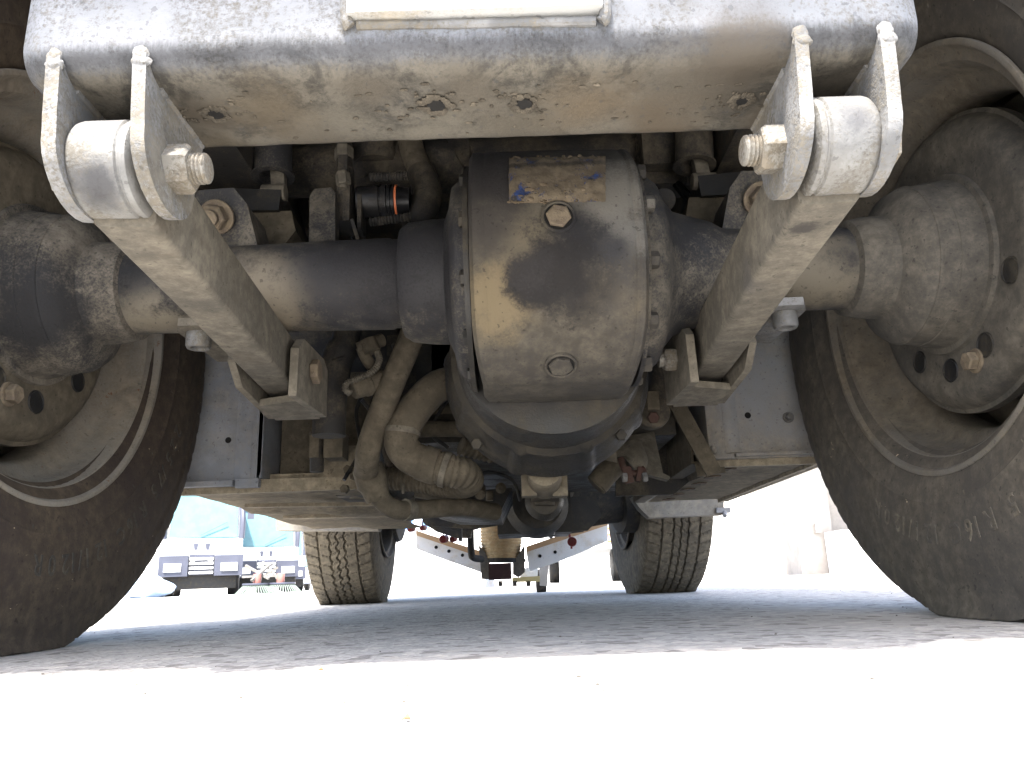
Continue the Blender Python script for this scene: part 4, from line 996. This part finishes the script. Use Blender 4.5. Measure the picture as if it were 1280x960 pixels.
part('skid_bar', lambda bm: (prism(bm, [P(640, 722, 3.3), P(675, 720, 3.3), P(675, 727, 3.3), P(640, 728, 3.3)], (0, .05, 0), .002),), plain('yellow_dirty_steel', (.4, .33, .15), .7), 35, IM)
part('skid_foot', lambda bm: [box(bm, P(a, 733, 3.3), P(a+5, 726, 3.34), .001) for a in (623, 641, 658)], 'dark', 35, IM, split=True)
part('skid_frame', lambda bm: prism(bm, [P(651, 712, 3.35), P(673, 704, 3.35), P(672, 720, 3.35), P(650, 722, 3.35)], (0, .03, 0), .002), 'whitebeam', 35, IM)
CW = part('caster_wheel', lambda bm: (cyl(bm, (P(670, 733, 3.5).x, 3.5, .05), (P(683, 733, 3.5).x, 3.5, .05), .05, 24, .006),), 'dark', 35, IM)
part('caster_fork', lambda bm: prism(bm, [P(674, 706, 3.42), P(686, 706, 3.42), P(684, 733, 3.42), P(675, 732, 3.42)], (0, .02, 0), .002), 'wall', 35, IM)
part('skid_plate', lambda bm: box(bm, P(607, 735, 3.6), P(618, 722, 3.64), .002), 'whitebeam', 35, IM)

# ================================================================ BACKGROUND
def sweeper(x, y, s, label, brush=True, rz=0):
    """compact street sweeper seen from its front"""
    W = empty('street_sweeper', (x, y, 0)); W.scale = (s, s, s); W.rotation_euler.z = R(rz)
    tag(W, label, 'street sweeper', 'white street sweepers parked in a row on the left')
    def pt(name, fn, mt, ang=35, par=None):
        bm = bm_(); fn(bm)
        if name not in ('bristles', 'mirror'):
            isl = islands(bm)
            if len(isl) > 1:
                for il in isl:
                    def g(b2, il=il):
                        mp = {v: b2.verts.new(v.co) for v in il}
                        for f_ in {f_ for v in il for f_ in v.link_faces}: b2.faces.new([mp[v] for v in f_.verts])
                    o = pt(name, g, mt, ang, par)
                return o
        bmesh.ops.recalc_face_normals(bm, faces=bm.faces); me = bpy.data.meshes.new(name); bm.to_mesh(me); bm.free()
        me.materials.append(M[mt]); me.shade_smooth(); me.set_sharp_from_angle(angle=R(ang))
        o = bpy.data.objects.new(name, me); COL.objects.link(o); o.parent = par or W; return o
    # front of the vehicle faces -Y
    pt('body', lambda bm: prism(bm, [(-.70, 1.3, .35), (-.70, 3.6, .35), (-.70, 3.6, 1.9), (-.70, 1.3, 1.9)], (1.4, 0, 0), .05, 3), 'white')
    pt('cab', lambda bm: (prism(bm, [(-.68, 0, .50), (-.68, 1.25, .50), (-.68, 1.25, 1.05), (-.68, .02, 1.0)], (1.36, 0, 0), .05, 3), prism(bm, [(-.66, .2, 1.86), (-.66, 1.25, 1.86), (-.66, 1.25, 1.95), (-.66, .3, 1.95)], (1.32, 0, 0), .03, 3)), 'white')
    pt('windscreen', lambda bm: prism(bm, [(-.58, .05, 1.02), (.58, .05, 1.02), (.55, .25, 1.86), (-.55, .25, 1.86)], (0, .01, .002), .001), 'glass')
    pt('side_window', lambda bm: prism(bm, [(.655, .14, 1.04), (.655, 1.15, 1.04), (.645, 1.15, 1.84), (.645, .3, 1.84)], (.01, 0, 0), .002), 'glass')
    pt('side_window', lambda bm: prism(bm, [(-.665, .14, 1.04), (-.665, 1.15, 1.04), (-.655, 1.15, 1.84), (-.655, .3, 1.84)], (.01, 0, 0), .002), 'glass')
    for k in (-1, 1):
        pt('pillar', lambda bm: tube(bm, [(k*.66, .03, 1.0), (k*.665, .06, 1.3), (k*.64, .16, 1.6), (k*.58, .27, 1.88)], .05, 10), 'greytrim')
    pt('wiper', lambda bm: beamseg(bm, (-.05, .03, 1.06), (.4, .06, 1.3), .015, .01), 'greytrim')
    pt('bonnet_vent', lambda bm: [prism(bm, [(a, -.012, .92), (a+.09, -.012, .92), (a+.07, -.012, .80), (a+.02, -.012, .80)], (0, .02, 0), .002) for a in (-.16, .04)], 'greytrim')
    b = pt('bumper', lambda bm: (box(bm, (-.70, -.14, .34), (-.22, .1, .70), .03, 3), box(bm, (.22, -.14, .34), (.70, .1, .70), .03, 3)), 'greytrim')
    for k in (-1, 1):
        pt('headlight', lambda bm: box(bm, (k*.47-.14, -.165, .42), (k*.47+.14, -.12, .56), .01), 'lamp', 35)
        pt('indicator', lambda bm: cyl(bm, (k*.15, -.02, .62), (k*.15, -.05, .62), .045), 'lamp')
    pt('grille', lambda bm: box(bm, (-.21, -.04, .36), (.21, .05, .72), .01), 'greytrim')
    for k in range(4): pt('grille_bar', lambda bm: box(bm, (-.2, -.10, .38+.08*k), (.2, -.05, .42+.08*k), .006), 'white')
    for k in (-1, 1):
        wl = pt('wheel', lambda bm: cyl(bm, (k*.46, .55, .3), (k*.66, .55, .3), .3, 32, .03), 'black')
        cyl_ = pt('mirror', lambda bm: (box(bm, (k*.8-.06, .05, 1.35), (k*.8+.06, .1, 1.65), .02), tube(bm, [(k*.66, .1, 1.7), (k*.8, .08, 1.68)], .012, 8)), 'greytrim')
    for k in (-1, 1): pt('wheel', lambda bm: cyl(bm, (k*.46, 2.7, .3), (k*.66, 2.7, .3), .3, 32, .03), 'black')
    pt('skirt', lambda bm: box(bm, (-.6, .1, .12), (.6, .9, .4), .02), 'black')
    pt('beacon', lambda bm: lathe(bm, [(0, .07), (.1, .065), (.14, .04), (.15, 0)], (.1, .5, 1.95), (0, 0, 1), 20), 'amber')
    if brush:
        pt('brush_arm', lambda bm: [beamseg(bm, a, b, .04, .04, .006) for a, b in (((.75, -.2, .5), (1.15, -.5, .25)), ((1.2, -.3, .52), (.85, -.6, .22)), ((.9, -.4, .2), (1.3, -.4, .45)), ((.7, -.3, .3), (1.35, -.5, .3)), ((1.0, -.5, .22), (1.05, -.3, .55)), ((1.3, -.5, .25), (1.1, -.3, .5)))], 'steel')
        pt('brush_motor', lambda bm: [cyl(bm, (a, -.5, .18), (a, -.5, .34), .07) for a in (.95, 1.35)], 'redmetal')
        for cxx in (.93, 1.38):
            pt('brush_disc', lambda bm: cyl(bm, (cxx, -.5, .15), (cxx, -.5, .18), .23), 'greytrim')
            def fb(bm):
                for k in range(44):
                    a = k*2*math.pi/44; c_ = Vector((cxx+.2*math.cos(a), -.5+.2*math.sin(a), .15)); e = Vector((cxx+.34*math.cos(a), -.5+.34*math.sin(a), .005))
                    beamseg(bm, c_, e, .012, .012, 0)
            o = pt('bristles', fb, 'bristle'); o['kind'] = 'stuff'
    return W
sweeper(-5.62, 14.0, 1.0, 'nearest white sweeper, its bumper showing two bright lamps beside the left rear tyre', True, 20)
sweeper(-5.6, 17.6, 1.0, 'second white sweeper with teal windows, behind the brushes', False, 18)
sweeper(-6.75, 22.5, 1.0, 'third, farther white sweeper with a curved dark pillar', False, 17)
# dark cars further down the yard
for (x, y, lb) in ((-8.7, 31, 'small grey car parked far off, left of the front left tyre'), (-9.7, 36, 'farthest small dark car, right beside the front left tyre')):
    W = empty('parked_car', (x, y, 0)); tag(W, lb, 'car', 'cars parked far off')
    part('car_body', lambda bm: (prism(bm, [(x-.8, y, .3), (x-.8, y+4, .3), (x-.8, y+4, .85), (x-.8, y+3.2, 1.4), (x-.8, y+1.4, 1.4), (x-.8, y+.8, .9), (x-.8, y, .75)], (1.6, 0, 0), .05, 3)), plain('car_paint', (.35, .38, .45), .3), 35, W)
    part('windscreen', lambda bm: prism(bm, [(x-.68, y+.82, .93), (x+.68, y+.82, .93), (x+.6, y+1.36, 1.36), (x-.6, y+1.36, 1.36)], (0, -.02, .02), .002), 'glass', 35, W)
    for k in (-1, 1):
        part('headlight', lambda bm: box(bm, (x+k*.58-.14, y-.02, .55), (x+k*.58+.14, y+.05, .7), .02), 'lamp', 35, W)
        for yy in (.7, 3.2): part('wheel', lambda bm: cyl(bm, (x+k*.6, y+yy, .3), (x+k*.8, y+yy, .3), .3), 'black', 35, W)
# blue plastic sack by the near sweeper
bm = bm_(); s = bmesh.ops.create_icosphere(bm, subdivisions=4, radius=1)
for v in s['verts']:
    n1 = noise.noise(v.co*2.3)*.16+noise.noise(v.co*6)*.05; k = 1-.5*max(0, v.co.z)
    v.co = Vector((-6.02+.42*v.co.x*k*(1+n1), 12.9+.3*v.co.y*k*(1+n1), max(.0, .16+.2*v.co.z*(1+n1))))
tag(mk('plastic_sack', bm, M['sack']), 'crumpled pale blue plastic sack lying on the ground before the nearest sweeper', 'sack')
tag((lambda bm: (box(bm, (-45, 45, 0), (45, 45.3, 3.2), .02), mk('backdrop_wall', bm, M['wallw']))[1])(bm_()), 'long white wall added to stand in for the glare above the far ground', 'wall')  # added wall: its sunlit white hides the dim horizon and stands for glare
# building on the right with a pilaster
B = empty('building', (8, 16.5, 0)); tag(B, 'pale rendered building with a square pilaster, seen past the right rear tyre', 'building')
part('wall', lambda bm: box(bm, (3.2, 16.4, 0), (16, 24, 6), .01), 'wallw', 35, B)
q0, q1 = P(1003, 720, 12.0), P(1044, 720, 12.0)
part('pilaster', lambda bm: box(bm, (q0.x, 12.0, 0), (q1.x+.05, 12.6, 6), .01), 'wall', 35, B)
part('side_wall', lambda bm: box(bm, (q1.x+.06, 12.3, .0), (14, 16.39, 6), .01), 'wall', 35, B)
part('low_plinth', lambda bm: box(bm, (q1.x-.1, 11.3, .0), (12, 11.95, .62), .01), 'wallw', 35, B)
part('added_shade_canopy', lambda bm: box(bm, (3.4, 9.75, 4.0), (14, 12.0, 4.25), .02), 'wallw', 35, B)  # unseen roof added to keep the sun off the pilaster
part('wall_lamp', lambda bm: box(bm, (q0.x+.27, 11.93, .62), (q0.x+.36, 12.0, .75), .01), 'wall', 35, B)
# white truck with a striped side far ahead in the middle
V = empty('box_lorry', (1.0, 13, 0)); tag(V, 'white lorry with a blue and white striped tarpaulin, far ahead between the front tyres', 'lorry')
part('load_body', lambda bm: box(bm, (.62, 12.2, .52), (2.6, 17, .98), .02), 'white', 35, V)
for k in range(16):
    x = .5+.14*k; part('tarpaulin_stripe', lambda bm: prism(bm, [(x, 12.3+.03*math.sin(k*2), .98), (x+.14, 12.3+.03*math.sin(k*2+2), .98), (x+.24, 12.34, 1.75), (x+.10, 12.32, 1.75)], (0, .03, 0), .004), 'blue' if k % 2 else 'stripe', 35, V)
part('wheel', lambda bm: cyl(bm, (1.62, 13.0, .26), (1.85, 13.0, .26), .26, 28, .02), 'black', 35, V)
part('wheel', lambda bm: cyl(bm, (.7, 15.8, .26), (.9, 15.8, .26), .26, 28, .02), 'black', 35, V)
part('wheel', lambda bm: cyl(bm, (2.2, 15.8, .26), (2.4, 15.8, .26), .26, 28, .02), 'black', 35, V)
for k in range(6): part('tail_light', lambda bm: box(bm, (1.36+.12*(k % 2), 12.17, .60+.1*(k//2)), (1.42+.12*(k % 2), 12.2, .63+.1*(k//2)), .004), 'amber', 35, V)
V2 = empty('tarpaulin_stack', (-2.1, 14, 0)); tag(V2, 'white crate stack under a blue and white striped tarpaulin, beside the front left tyre', 'covered stack')
part('crate_body', lambda bm: box(bm, (-3.0, 13.8, 0), (-1.2, 15, 1.0), .02), 'white', 35, V2)
for k in range(12):
    x = -2.9+.14*k; part('tarpaulin_stripe', lambda bm: prism(bm, [(x, 13.76, 1.0), (x+.14, 13.78, 1.0), (x+.20, 13.9, 1.8), (x+.06, 13.9, 1.8)], (0, .03, 0), .004), 'blue' if k % 2 else 'stripe', 35, V2)
